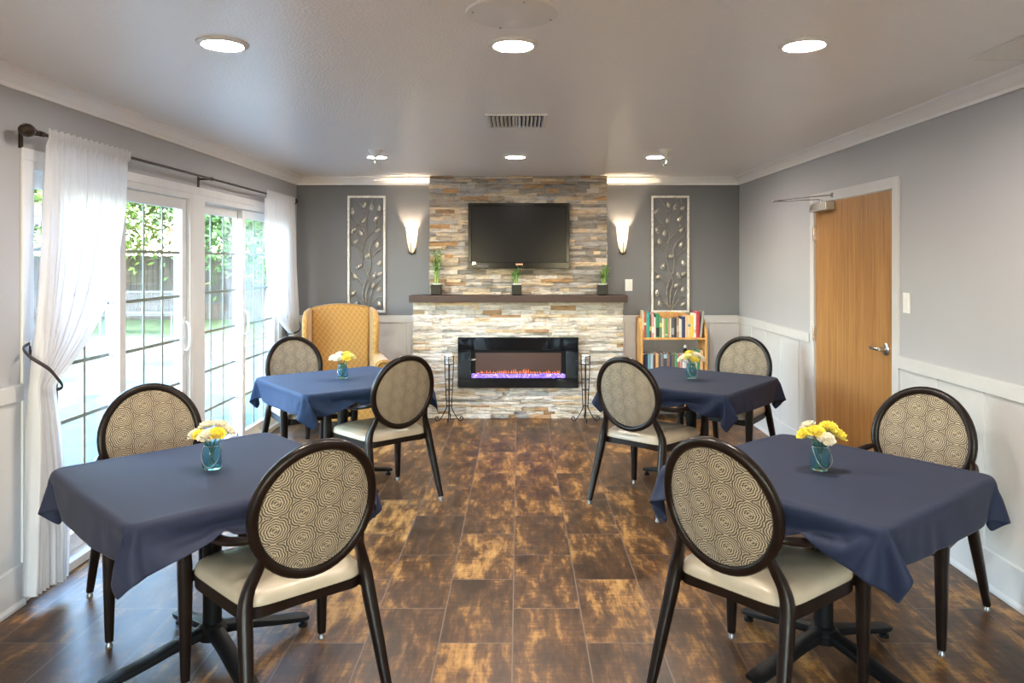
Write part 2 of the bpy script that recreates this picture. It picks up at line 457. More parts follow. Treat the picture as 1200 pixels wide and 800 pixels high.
# ------------------------------------------------------------------ mesh helpers
class MB:
    def __init__(s):
        s.v = []; s.f = []; s.c = []
    def box(s, x0, x1, y0, y1, z0, z1, rot=0, piv=None):
        i = len(s.v)
        P = [Vector((x, y, z)) for z in (z0, z1) for y in (y0, y1) for x in (x0, x1)]
        if rot:
            c = Vector(piv) if piv else Vector(((x0 + x1) / 2, (y0 + y1) / 2, 0))
            R = Matrix.Rotation(rot, 3, 'Z')
            P = [R @ (p - c) + c for p in P]
        s.v += [tuple(p) for p in P]
        s.f += [(i, i + 2, i + 3, i + 1), (i + 4, i + 5, i + 7, i + 6), (i, i + 1, i + 5, i + 4),
                (i + 2, i + 6, i + 7, i + 3), (i, i + 4, i + 6, i + 2), (i + 1, i + 3, i + 7, i + 5)]
        return s
    def add(s, vs, fs):
        i = len(s.v)
        s.v += [tuple(p) for p in vs]
        s.f += [tuple(a + i for a in f) for f in fs]
        return s
    def prism(s, poly, axis, a, b):
        """extrude a 2-D polygon along an axis ('x','y','z') from a to b"""
        def mk(p, t):
            return {'x': (t, p[0], p[1]), 'y': (p[0], t, p[1]), 'z': (p[0], p[1], t)}[axis]
        n = len(poly)
        vs = [mk(p, a) for p in poly] + [mk(p, b) for p in poly]
        fs = [(i, (i + 1) % n, n + (i + 1) % n, n + i) for i in range(n)]
        fs += [tuple(range(n - 1, -1, -1)), tuple(range(n, 2 * n))]
        return s.add(vs, fs)
    def lathe(s, prof, n=32, c=(0, 0, 0), cap=True, axis='z'):
        vs = []; fs = []
        for r, z in prof:
            for k in range(n):
                a = 2 * PI * k / n
                p = (r * math.cos(a), r * math.sin(a), z)
                if axis == 'y':
                    p = (p[0], p[2], p[1])
                elif axis == 'x':
                    p = (p[2], p[0], p[1])
                vs.append((p[0] + c[0], p[1] + c[1], p[2] + c[2]))
        m = len(prof)
        for j in range(m - 1):
            for k in range(n):
                fs.append((j * n + k, j * n + (k + 1) % n, (j + 1) * n + (k + 1) % n, (j + 1) * n + k))
        if cap:
            fs.append(tuple(range(n - 1, -1, -1))); fs.append(tuple((m - 1) * n + k for k in range(n)))
        return s.add(vs, fs)
    def tube(s, pts, rad, n=10, up=(0, 0, 1), closed=False, e=2.0, cap=True, sub=0):
        """sweep a (super)elliptic section; rad: number, (a,b) or list of those; a = across, b = along 'up'"""
        P = [Vector(p) for p in pts]
        R = rad if isinstance(rad, list) else [rad] * len(P)
        R = [(r, r) if isinstance(r, (int, float)) else r for r in R]
        if sub:
            P, R = smooth(P, R, sub, closed)
        m = len(P); up = Vector(up); vs = []; fs = []
        prev = None
        for i in range(m):
            if closed:
                t = P[(i + 1) % m] - P[i - 1]
            else:
                t = P[min(i + 1, m - 1)] - P[max(i - 1, 0)]
            t.normalize()
            u = up - t * up.dot(t)
            if u.length < .15:
                u = prev - t * prev.dot(t) if prev is not None else Vector((0, 1, 0)) - t * t.y
            u.normalize(); prev = u
            w = t.cross(u)
            for k in range(n):
                a = 2 * PI * k / n
                ca, sa = math.cos(a), math.sin(a)
                ca = math.copysign(abs(ca) ** (2 / e), ca); sa = math.copysign(abs(sa) ** (2 / e), sa)
                vs.append(P[i] + w * (ca * R[i][0]) + u * (sa * R[i][1]))
        for i in range(m if closed else m - 1):
            for k in range(n):
                a = i * n + k; b = i * n + (k + 1) % n
                c = ((i + 1) % m) * n + (k + 1) % n; d = ((i + 1) % m) * n + k
                fs.append((a, b, c, d))
        if cap and not closed:
            fs.append(tuple(range(n - 1, -1, -1))); fs.append(tuple((m - 1) * n + k for k in range(n)))
        return s.add(vs, fs)
    def grid(s, fn, nu, nv, closed_u=False):
        vs = [fn(i / (nu - (0 if closed_u else 1)), j / (nv - 1)) for j in range(nv) for i in range(nu)]
        fs = []
        for j in range(nv - 1):
            for i in range(nu if closed_u else nu - 1):
                i2 = (i + 1) % nu
                fs.append((j * nu + i, j * nu + i2, (j + 1) * nu + i2, (j + 1) * nu + i))
        return s.add(vs, fs)
    def sphere(s, c, r, nu=12, nv=8):
        rx, ry, rz = (r, r, r) if isinstance(r, (int, float)) else r
        def fn(u, v):
            a = 2 * PI * u; b = PI * (v - .5) * .998
            return (c[0] + rx * math.cos(b) * math.cos(a), c[1] + ry * math.cos(b) * math.sin(a), c[2] + rz * math.sin(b))
        return s.grid(fn, nu, nv, True)
    def build(s, name, mat, parent=None, smooth=False, bevel=0, seg=2, subsurf=0, loc=None, angle=40):
        me = bpy.data.meshes.new(name)
        me.from_pydata([tuple(v) for v in s.v], [], s.f)
        me.update()
        bm = bmesh.new(); bm.from_mesh(me)
        bmesh.ops.recalc_face_normals(bm, faces=bm.faces)
        bm.to_mesh(me); bm.free()
        if mat is not None:
            me.materials.append(M[mat] if isinstance(mat, str) else mat)
        if smooth:
            for p in me.polygons:
                p.use_smooth = True
            me.set_sharp_from_angle(angle=math.radians(angle)) if hasattr(me, 'set_sharp_from_angle') else None
        o = bpy.data.objects.new(name, me)
        COL.objects.link(o)
        if parent is not None:
            o.parent = parent
        if loc is not None:
            o.location = loc
        if bevel:
            b = o.modifiers.new('bevel', 'BEVEL'); b.width = bevel; b.segments = seg
            b.limit_method = 'ANGLE'; b.angle_limit = math.radians(40)
        if subsurf:
            q = o.modifiers.new('subsurf', 'SUBSURF'); q.levels = subsurf; q.render_levels = subsurf
        return o

def smooth(P, R, sub, closed=False):
    m = len(P); OP = []; OR = []
    rng = range(m if closed else m - 1)
    for i in rng:
        if closed:
            a, b, c, d = P[i - 1], P[i], P[(i + 1) % m], P[(i + 2) % m]
        else:
            a, b, c, d = P[max(i - 1, 0)], P[i], P[i + 1], P[min(i + 2, m - 1)]
        for k in range(sub):
            t = k / sub
            OP.append(.5 * ((2 * b) + (c - a) * t + (2 * a - 5 * b + 4 * c - d) * t * t + (3 * b - a - 3 * c + d) * t ** 3))
            r0 = R[i]; r1 = R[(i + 1) % m]
            OR.append((r0[0] + (r1[0] - r0[0]) * t, r0[1] + (r1[1] - r0[1]) * t))
    if not closed:
        OP.append(P[-1].copy()); OR.append(R[-1])
    return OP, OR

def empty(name, loc=(0, 0, 0), rz=0):
    o = bpy.data.objects.new(name, None)
    o.empty_display_size = .1
    COL.objects.link(o); o.location = loc; o.rotation_euler = (0, 0, rz)
    return o

def tag(o, label, cat, group=None):
    o['label'] = label; o['category'] = cat
    if group: o['group'] = group
    return o

def thing(name, label, cat, loc=(0, 0, 0), rz=0, group=None):
    return tag(empty(name, loc, rz), label, cat, group)

def struct(o):
    o['kind'] = 'structure'
    return o

def kids(o):
    return [c for c in COL.objects if c.parent is o]

def copy_tree(o, label=None, loc=None, rz=None):
    allo = list(COL.objects)
    def rec(src, par):
        c = src.copy(); COL.objects.link(c); c.parent = par
        for ch in [q for q in allo if q.parent is src]:
            rec(ch, c)
        return c
    c = rec(o, None)
    if label: c['label'] = label
    if loc is not None: c.location = loc
    if rz is not None: c.rotation_euler = (0, 0, rz)
    return c

# ------------------------------------------------------------------ room shell
XL, XR, YB, YF, H = -2.30, 2.283, 7.66, -3.2, 2.44
RAIL = 1.015
W1 = (3.46, 5.19)      # sliding door openings in the left wall
W2 = (5.36, 7.10)
WT = 2.05
struct(MB().box(XL - .2, XR + .2, YF - .2, YB + .2, -.12, 0).build('floor', 'floor'))
struct(MB().box(XL - .2, XR + .2, YF - .2, YB + .2, H, H + .15).build('ceiling', 'ceiling'))
struct(MB().box(XL - .2, XR + .2, YB, YB + .15, -.02, H + .1).build('wall_back', 'paint_dark'))
D0, D1, DT = 4.485, 5.715, 2.035
wr = MB()
wr.box(XR, XR + .15, YF, D0, -.02, H + .1).box(XR, XR + .15, D1, YB, -.02, H + .1).box(XR, XR + .15, D0, D1, DT, H + .1)
struct(wr.build('wall_right', 'paint_light'))
wl = MB()
wl.box(XL - .11, XL, YF, W1[0], -.02, H + .1).box(XL - .11, XL, W1[1], W2[0], -.02, H + .1)
wl.box(XL - .11, XL, W2[1], YB, -.02, H + .1).box(XL - .11, XL, W1[0], W1[1], WT, H + .1).box(XL - .11, XL, W2[0], W2[1], WT, H + .1)
struct(wl.build('wall_left', 'paint_light'))
fw = MB()
for a, b_ in ((XL - .2, -2.1), (-.85, .85), (2.1, XR + .2)):
    fw.box(a, b_, YF - .15, YF, -.02, H + .1)
for s_ in (-1, 1):  # openings for the added fill windows
    a, b_ = sorted((s_ * .85, s_ * 2.1))
    fw.box(a, b_, YF - .15, YF, -.02, .35).box(a, b_, YF - .15, YF, 1.95, H + .1)
struct(fw.build('wall_front', 'paint_light'))
for q, s_ in ((3, -1), (4, 1)):  # unseen windows added behind the camera for fill daylight
    a, b_ = sorted((s_ * .85, s_ * 2.1)); mid = (a + b_) / 2
    fw = MB()
    for x in (a, mid - .03, b_ - .06):
        fw.box(x, x + .06, YF - .12, YF - .04, .35, 1.95)
    for z in (.35, 1.13, 1.89):
        fw.box(a + .06, mid - .03, YF - .12, YF - .04, z, z + .06).box(mid + .03, b_ - .06, YF - .12, YF - .04, z, z + .06)
    fill_window = struct(fw.build('window_%d' % q, 'vinyl'))
    MB().box(a + .03, b_ - .03, YF - .084, YF - .078, .38, 1.92).build('window_pane', 'glass', fill_window)

# crown molding
crown_prof = [(0, 0), (.085, 0), (.085, -.012), (.074, -.016), (.060, -.022), (.040, -.038), (.030, -.050), (.022, -.056), (.016, -.060), (.016, -.078), (0, -.078)]
struct(MB().prism([(XL + a, H + b) for a, b in crown_prof], 'y', YF, YB).build('trim_1', 'crown'))
struct(MB().prism([(XR - a, H + b) for a, b in crown_prof], 'y', YF, YB).build('trim_2', 'crown'))
cb = MB()
for x0, x1 in ((XL, -.905), (.905, XR)):
    cb.prism([(YB - a, H + b) for a, b in crown_prof], 'x', x0, x1)
struct(cb.build('trim_3', 'crown'))

# wainscot: board and batten with flat cap rail and tall base board
def wains(name, axis, wallc, sgn, spans, battens):
    b = MB()
    def bx(a0, a1, t0, t1, z0, z1):
        p0, p1 = sorted((wallc + sgn * t0, wallc + sgn * t1))
        if axis == 'y': b.box(p0, p1, a0, a1, z0, z1)
        else: b.box(a0, a1, p0, p1, z0, z1)
    for a0, a1 in spans:
        bx(a0, a1, 0, .006, .0, RAIL - .01)
        bx(a0, a1, 0, .022, RAIL - .075, RAIL)
    for t in battens:
        if any(a0 <= t <= a1 for a0, a1 in spans):
            bx(t - .022, t + .022, .004, .014, .1, RAIL - .07)
    return struct(b.build(name, 'white', bevel=.002, seg=1))
wains('trim_4', 'y', XR, -1, [(YF, D0 - .062), (D1 + .062, YB)], [4.04 - .405 * k for k in range(14)] + [6.03, 6.44, 6.84, 7.24])
wains('trim_5', 'y', XL, 1, [(YF, W1[0] - .05)], [3.22 - .405 * k for k in range(12)])
wains('trim_6', 'x', YB, -1, [(XL, -1.06), (1.06, XR)], [-2.2, -1.55, -1.14, 1.12, 1.42, 1.74, 1.99])
def base(name, axis, wallc, sgn, spans, hh=.19):
    b = MB()
    for a0, a1 in spans:
        prof = [(0, 0), (.030, 0), (.030, .012), (.020, .03), (.018, hh - .008), (.012, hh), (0, hh)]
        poly = [(wallc + sgn * a, c) for a, c in prof]
        b.prism(poly, 'y' if axis == 'y' else 'x', a0, a1)
    return struct(b.build(name, 'white'))
base('baseboard_right', 'y', XR, -1, [(YF, D0 - .062), (D1 + .062, YB)])
base('baseboard_left', 'y', XL, 1, [(YF, W1[0] - .05)])
base('baseboard_back', 'x', YB, -1, [(XL, -1.06), (1.06, XR)])

# ---- oak door on the right wall
door = struct(MB().box(XR + .004, XR + .048, D0 + .022, D1 - .022, .008, DT - .02).build('door_1', 'oak'))
fr = MB()
fr.box(XR - .014, XR + .10, D0 - .055, D0 + .018, 0, DT + .055)
fr.box(XR - .014, XR + .10, D1 - .018, D1 + .055, 0, DT + .055)
fr.box(XR - .014, XR + .10, D0 + .018, D1 - .018, DT - .016, DT + .055)
fr.build('door_frame', 'white', door, bevel=.003)
hy, hz = 4.60, 1.03
h = MB(); h.lathe([(0.0, 0), (.040, 0), (.040, -.006), (.034, -.012), (.016, -.014), (.014, -.05), (0.0, -.05)], 24, (XR + .004, hy, hz), axis='x')
h.tube([(XR - .045, hy, hz), (XR - .052, hy + .03, hz), (XR - .052, hy + .085, hz), (XR - .046, hy + .125, hz - .003)], [(.012, .010), (.010, .011), (.008, .011), (.006, .009)], 12, sub=4)
h.build('door_handle', 'chrome', door, smooth=True)
for z in (.25, 1.02, 1.79):
    MB().box(XR - .018, XR + .006, D1 - .03, D1 - .012, z - .055, z + .055).build('hinge', 'chrome', door, bevel=.002)
c = MB(); c.box(XR - .062, XR + .004, D1 - .36, D1 - .055, DT - .085, DT - .022)
c.build('door_closer', 'closer', door, bevel=.004)
c = MB()
c.tube([(XR - .035, D1 - .2, DT - .022), (XR - .035, D1 - .2, DT + .002)], .012, 10)
c.tube([(XR - .035, D1 - .2, DT + .002), (XR - .30, D1 + .06, DT + .006)], (.011, .004), 8, e=4)
c.tube([(XR - .30, D1 + .06, DT + .014), (XR - .02, D1 - .36, DT + .022)], (.006, .005), 8)
c.tube([(XR - .30, D1 + .06, DT), (XR - .30, D1 + .06, DT + .02)], .011, 10)
c.tube([(XR - .02, D1 - .36, DT + .01), (XR + .0, D1 - .36, DT + .03)], .018, 10)
c.build('closer_arm', 'chrome', door, smooth=True)

# ---- sliding glass doors
def slider(name, y0, y1, near_handle):
    X = XL
    fm = MB()
    # jamb liner and interior casing lip
    fm.box(X - .105, X + .012, y0, y0 + .035, 0, WT)
    fm.box(X - .105, X + .012, y1 - .035, y1, 0, WT)
    fm.box(X - .105, X + .012, y0 + .035, y1 - .035, WT - .04, WT)
    fm.box(X - .105, X + .02, y0 + .035, y1 - .035, 0, .045)
    o = struct(fm.build(name, 'vinyl', bevel=.003))
    ym = (y0 + y1) / 2
    def sash(a0, a1, xc, hside):
        s = MB(); w = .07
        s.box(xc - .02, xc + .02, a0, a0 + w, .05, WT - .045)
        s.box(xc - .02, xc + .02, a1 - w, a1, .05, WT - .045)
        s.box(xc - .02, xc + .02, a0 + w, a1 - w, WT - .045 - w, WT - .045)
        s.box(xc - .02, xc + .02, a0 + w, a1 - w, .05, .05 + w * 1.3)
        so = s.build('sash', 'vinyl', o, bevel=.003)
        g0, g1, gz0, gz1 = a0 + w, a1 - w, .05 + w * 1.3, WT - .045 - w
        MB().box(xc - .006, xc + .006, g0 - .01, g1 + .01, gz0 - .01, gz1 + .01).build('window_pane', 'glass', so)
        mt = MB()
        for k in (1, 2):
            y = g0 + (g1 - g0) * k / 3
            mt.box(xc - .002, xc + .002, y - .010, y + .010, gz0, gz1)
        for k in range(1, 6):
            z = gz0 + (gz1 - gz0) * k / 6
            mt.box(xc - .0018, xc + .0018, g0, g1, z - .010, z + .010)
        mt.build('muntin', 'muntin', so)
        if hside is not None:
            y = a1 - w / 2 if hside else a0 + w / 2
            hb = MB().tube([(xc + .02, y, .96), (xc + .05, y, .98), (xc + .058, y, 1.06), (xc + .05, y, 1.14), (xc + .02, y, 1.16)], (.010, .008), 10, sub=4, up=(0, 1, 0))
            hb.box(xc + .018, xc + .026, y - .02, y + .02, .93, 1.19)
            hb.build('sash_handle', 'vinyl', so, smooth=True)
    sash(y0 + .035, ym + .035, X - .078, None)
    sash(ym - .035, y1 - .035, X - .034, near_handle)
    return o
M['muntin'] = plain('grey_green_muntin', (.26, .29, .25), .4, var=.04)
slider('window_1', W1[0], W1[1], True)
slider('window_2', W2[0], W2[1], False)
# flat casing boards round the two openings
cs = MB()
cs.box(XL, XL + .014, W1[0] - .05, W1[0], 0, WT + .0)
cs.box(XL, XL + .014, W1[1] - .002, W2[0] + .002, 0, WT)
cs.box(XL, XL + .014, W2[1], W2[1] + .06, 0, WT)
cs.box(XL, XL + .014, W1[0] - .05, W2[1] + .06, WT, WT + .055)
struct(cs.build('trim_7', 'vinyl', bevel=.003))

# ------------------------------------------------------------------ curtains, rod
rod = thing('curtain_rod', 'dark bronze curtain rod with ball finials above the sliding glass doors', 'curtain rod', (XL + .10, 3.36, 2.165))
b = MB().tube([(0, 0, 0), (0, 3.86, 0)], .0085, 12, up=(0, 0, 1)); b.build('pole', 'bronze', rod, smooth=True)
for y, s in ((-.0, -1), (3.86, 1)):
    f = MB().lathe([(.0, s * .09), (.018, s * .085), (.029, s * .065), (.031, s * .045), (.024, s * .022), (.014, s * .014), (.017, s * .006), (.017, 0), (.0, 0)], 20, (0, y, 0), axis='y')
    f.build('finial', 'bronze', rod, smooth=True)
for y in (.05, 1.94, 3.80):
    k = MB().tube([(-.10, y, -.0), (-.012, y, -.0)], (.006, .008), 8)
    k.box(-.099, -.092, y - .012, y + .012, -.065, .03)
    k.tube([(0, y - .014, 0), (0, y + .014, 0)], .013, 12)
    k.build('bracket', 'bronze', rod, smooth=True)

def interp(pts, t):
    """piecewise smooth: pts list of (t, value)"""
    for (a, va), (b_, vb) in zip(pts, pts[1:]):
        if t <= b_:
            u = (t - a) / (b_ - a)
            return va + (vb - va) * u
    return pts[-1][1]

def curtain(label, ytop0, ytop1, left, right, zt, zb, zk, npl, group, seed):
    """left/right: (z, y) breakpoints of the two edges from top to bottom"""
    rr = random.Random(seed)
    L = [(zt - z, y) for z, y in left]; Rr = [(zt - z, y) for z, y in right]
    NU, NV = 181, 90
    ph = [rr.uniform(-.5, .5) for _ in range(npl + 2)]
    hd = zt + .03
    def fn(u, v):
        z = hd + (zb - hd) * v
        t = max(0, zt - z)
        y0 = interp(L, t); y1 = interp(Rr, t)
        k = u * npl
        i = int(k); wob = ph[i] * (1 - (k - i)) + ph[min(i + 1, npl)] * (k - i)
        a = 2 * PI * k + wob * 2.2 * min(1, t * 2.5)
        wdt = abs(y1 - y0)
        # fullness: the narrower the bundle, the deeper the folds
        amp = .014 + .012 * min(1, t / .3)
        near = math.exp(-((z - zk) / .10) ** 2)
        amp = amp * (1 - .35 * near) + .008 * (1 - min(1, wdt / .6))
        sag = .012 * math.sin(3.1 * v + u * 6)
        x = XL + .10 + amp * math.sin(a) + amp * .35 * math.sin(2.37 * a + 1 + 3 * v) + sag * min(1, t)
        if t < .02:
            x = XL + .10 + .014 + .005 * math.sin(a * 2)
            z += .004 * math.sin(a * 1.0 + 1)
        y = y0 + (y1 - y0) * u + .005 * math.cos(a * 1.0) * min(1, t * 3)
        if v > .98:
            z += .006 * math.sin(a * .5)
        return (x, y, z)
    o = MB().grid(fn, NU, NV).build('curtain', 'sheer', smooth=True, angle=180)
    tag(o, label, 'curtain', group)
    return o
ZT = 2.165
curtain('white sheer curtain tied back at the near end of the glass doors', 0, 0,
        [(ZT, 3.44), (1.7, 3.42), (1.3, 3.37), (1.0, 3.33), (.6, 3.33), (.07, 3.32)],
        [(ZT, 4.17), (1.9, 4.13), (1.7, 4.07), (1.5, 4.0), (1.34, 3.90), (1.2, 3.75), (1.1, 3.60), (1.0, 3.455), (.85, 3.47), (.6, 3.51), (.3, 3.56), (.07, 3.55)],
        ZT, .07, 1.0, 15, None, 3)
curtain('white sheer curtain tied back in the far corner by the armchair', 0, 0,
        [(ZT, 6.42), (1.7, 6.45), (1.4, 6.50), (1.2, 6.60), (1.05, 6.75), (.95, 6.95), (.88, 7.12), (.7, 7.12), (.4, 7.08), (.06, 7.05)],
        [(ZT, 7.24), (1.5, 7.25), (1.0, 7.29), (.88, 7.30), (.5, 7.32), (.06, 7.33)],
        ZT, .06, .88, 15, None, 5)
def tieback(label, yh, zh, path):
    o = thing('curtain_tieback', label, 'tieback', (XL, yh, zh))
    MB().lathe([(0, 0), (.018, 0), (.018, .006), (.008, .01), (.008, .035), (.014, .04), (0, .042)], 16, axis='x').build('hook', 'plastic_white', o, smooth=True)
    b = MB().tube(path, (.0045, .008), 8, sub=6)
    b.build('strap', 'tie', o, smooth=True)
tieback('dark cord tieback holding the near sheer curtain to its wall hook', 3.43, 1.20,
        [(.034, 0, 0), (.06, -.085, -.015), (.12, -.125, -.05), (.172, -.085, -.105), (.180, -.03, -.16), (.170, .022, -.205), (.12, .04, -.22), (.05, .03, -.17), (.03, .01, -.05), (.034, 0, 0)])
tieback('dark cord tieback holding the far sheer curtain beside the corner', 7.42, 1.05,
        [(.034, 0, 0), (.06, -.05, -.02), (.12, -.10, -.06), (.165, -.18, -.11), (.17, -.26, -.15), (.12, -.31, -.17), (.05, -.28, -.16), (.03, -.1, -.08), (.034, 0, 0)])

# ------------------------------------------------------------------ fireplace
SU0, SL0 = 7.52, 7.42      # front faces of the upper and the lower stonework
def stone_panel(name, x0, x1, z0, z1, yb, yf, pal, seed, parent):
    rr = random.Random(seed)
    b = MB(); cols = []
    z = z0
    while z < z1 - .003:
        h = rr.choice((.024, .030, .034, .040, .046))
        if z + h > z1 - .012: h = z1 - z
        x = x0 - rr.uniform(0, .01)
        while x < x1 - .001:
            w = rr.choice((.07, .11, .15, .19, .24, .30))
            w *= rr.uniform(.85, 1.2)
            xe = x + w
            if xe > x1 - .05: xe = x1 + rr.uniform(-.004, .006)
            d = rr.choice((-.016, -.008, 0, .006, .012)) + rr.uniform(-.004, .004)
            # slightly uneven stone face, split in a few facets
            n = max(2, int((xe - x) / .035))
            fy = yf + d
            i0 = len(b.v)
            rows = []
            g = .0006
            for (zz, ins) in ((z + g, .003), (z + h * .35, 0), (z + h * .7, 0), (z + h - g, .003)):
                row = []
                for k in range(n + 1):
                    xx = x + g + (xe - x - 2 * g) * k / n
                    row.append((xx, fy + ins + rr.uniform(-.0028, .0028) + (.002 if k in (0, n) else 0), zz))
                rows.append(row)
            vs = []; fs = []
            for row in rows: vs += row
            m = n + 1
            for r in range(3):
                for k in range(n):
                    fs.append((r * m + k, r * m + k + 1, (r + 1) * m + k + 1, (r + 1) * m + k))
            bk = len(vs)
            vs += [(x + g, yb, z + g), (xe - g, yb, z + g), (x + g, yb, z + h - g), (xe - g, yb, z + h - g)]
            fs.append(tuple([bk, bk + 1] + [k for k in range(n, -1, -1)]))
            fs.append(tuple([bk + 3, bk + 2] + [3 * m + k for k in range(n + 1)]))
            fs.append((bk, 0, m, 2 * m, 3 * m, bk + 2))
            fs.append((n, bk + 1, bk + 3, 3 * m + n, 2 * m + n, m + n))
            b.add(vs, fs)
            c = pal(rr)
            cols += [c] * len(fs)
            x = xe
        z += h
    o = b.build(name, 'stone', parent)
    me = o.data
    ca = me.color_attributes.new('stone_colour', 'FLOAT_COLOR', 'CORNER')
    for p in me.polygons:
        for li in p.loop_indices:
            ca.data[li].color = (*cols[p.index], 1)
    return o
def pal_up(r):
    c = r.choices([(.50, .43, .34), (.34, .30, .26), (.58, .54, .50), (.40, .26, .15), (.52, .31, .15), (.25, .24, .23), (.62, .50, .36), (.40, .39, .39)],
                  [5, 4, 5, 1.2, .8, 3, 3, 5])[0]
    k = r.uniform(.72, 1.12) * 1.02; return tuple(x * k for x in c)
def pal_lo(r):
    c = r.choices([(.76, .69, .59), (.80, .76, .72), (.62, .57, .52), (.72, .57, .39), (.50, .31, .17), (.50, .49, .48), (.84, .79, .74)],
                  [6, 5, 3, 4, .8, 2, 5])[0]
    k = r.uniform(.80, 1.06) * .88; return tuple(min(.9, x * k) for x in c)
fp = thing('fireplace', 'stacked ledger stone fireplace with dark wood mantel on the back wall', 'fireplace', (0, 7.5, 0))
def wp(o):  # bring world-coordinate children under an Empty elsewhere
    o.matrix_parent_inverse = o.parent.matrix_basis.inverted() if o.parent else Matrix()
    return o
fp.location = (0, 0, 0)
FX0, FX1, FZ0, FZ1 = -.595, .590, .325, .80   # opening for the electric insert
lower = MB()
# lower stonework in one mesh around the insert (the insert hangs proud of it)
stone_panel('stone_surround', -1.055, 1.045, 0, 1.168, YB, SL0, pal_lo, 11, fp)
stone_panel('stone_chimney_breast', -.905, .895, 1.168, H - .001, YB, SU0, pal_up, 23, fp)
MB().box(-1.085, 1.075, 7.30, 7.53, 1.168, 1.236).build('mantel_shelf', 'espresso', fp, bevel=.004)

ef = thing('electric_fireplace', 'wide black glass electric fireplace with violet ember bed set in the stonework', 'electric fireplace', (0, 7.405, 0))
x0, x1, z0, z1 = -.607, .593, .312, .815
# frame with window hole
wx0, wx1, wz0, wz1 = -.477, .468, .405, .69
b = MB()
b.box(x0, x1, -.035, .0, z0, wz0).box(x0, x1, -.035, .0, wz1, z1).box(x0, wx0, -.035, 0, wz0, wz1).box(wx1, x1, -.035, 0, wz0, wz1)
b.build('glass_frame', 'black_glass', ef, bevel=.002)
MB().box(wx0, wx1, -.004, 0, wz0, wz1).build('firebox_back', 'black_metal', ef)
MB().box(wx0 + .045, wx1 - .045, -.010, -.004, wz0 + .03, wz1 - .03).build('glowing_screen', 'firebox', ef)
b = MB()
rr = random.Random(4)
for k in range(46):
    x = wx0 + .06 + (wx1 - wx0 - .12) * k / 45 + rr.uniform(-.004, .004)
    hgt = rr.uniform(.014, .05) * (1.1 - .4 * abs(k - 22) / 22)
    b.add([(x - .006, -.0105, wz0 + .05), (x + .006, -.0105, wz0 + .05), (x + rr.uniform(-.003, .003), -.0105, wz0 + .05 + hgt),
           (x - .006, -.012, wz0 + .05), (x + .006, -.012, wz0 + .05)], [(0, 1, 2), (3, 4, 2), (0, 3, 2), (1, 4, 2), (0, 1, 4, 3)])
b.build('flames', 'flame', ef)
b = MB()
for k in range(120):
    x = rr.uniform(wx0 + .008, wx1 - .008); z = wz0 + rr.uniform(.012, .042)
    s_ = rr.uniform(.008, .014)
    b.sphere((x, -.020, z), (s_, s_ * .7, s_), 6, 4)
b.box(wx0 + .004, wx1 - .004, -.022, -.008, wz0 + .006, wz0 + .042)
o = b.build('ember_bed', 'ember', ef); 

tv = thing('television', 'black flat screen television hung on the stone above the mantel', 'television', (0, 7.50, 1.83))
MB().box(-.45, .45, -.02, .02, -.22, .22).build('mount_housing', 'tv_black', tv, bevel=.01)
b = MB()
tw, th_, bz, bb = .508, .328, .034, .062
b.box(-tw, tw, -.085, -.02, th_ - bz, th_).box(-tw, tw, -.085, -.02, -th_, -th_ + bb)
b.box(-tw, -tw + bz, -.085, -.02, -th_ + bb, th_ - bz).box(tw - bz, tw, -.085, -.02, -th_ + bb, th_ - bz)
b.build('bezel', 'tv_black', tv, bevel=.004)
MB().box(-tw + bz, tw - bz, -.076, -.03, -th_ + bb, th_ - bz).build('screen', 'screen', tv)
MB().box(-tw + .09, -tw + .2, -.0862, -.084, -th_ + .012, -th_ + .036).build('label_strip', plain('dull_grey_label', (.06, .06, .065), .4), tv)
MB().box(-tw + .045, -tw + .075, -.0868, -.084, -th_ + .04, -th_ + .062).build('sensor', 'jewel', tv, bevel=.002)
MB().box(-.03, .04, -.0862, -.084, -th_ + .034, -th_ + .05).build('badge', plain('bronze_badge', (.35, .2, .14), .3, metal=.6), tv)

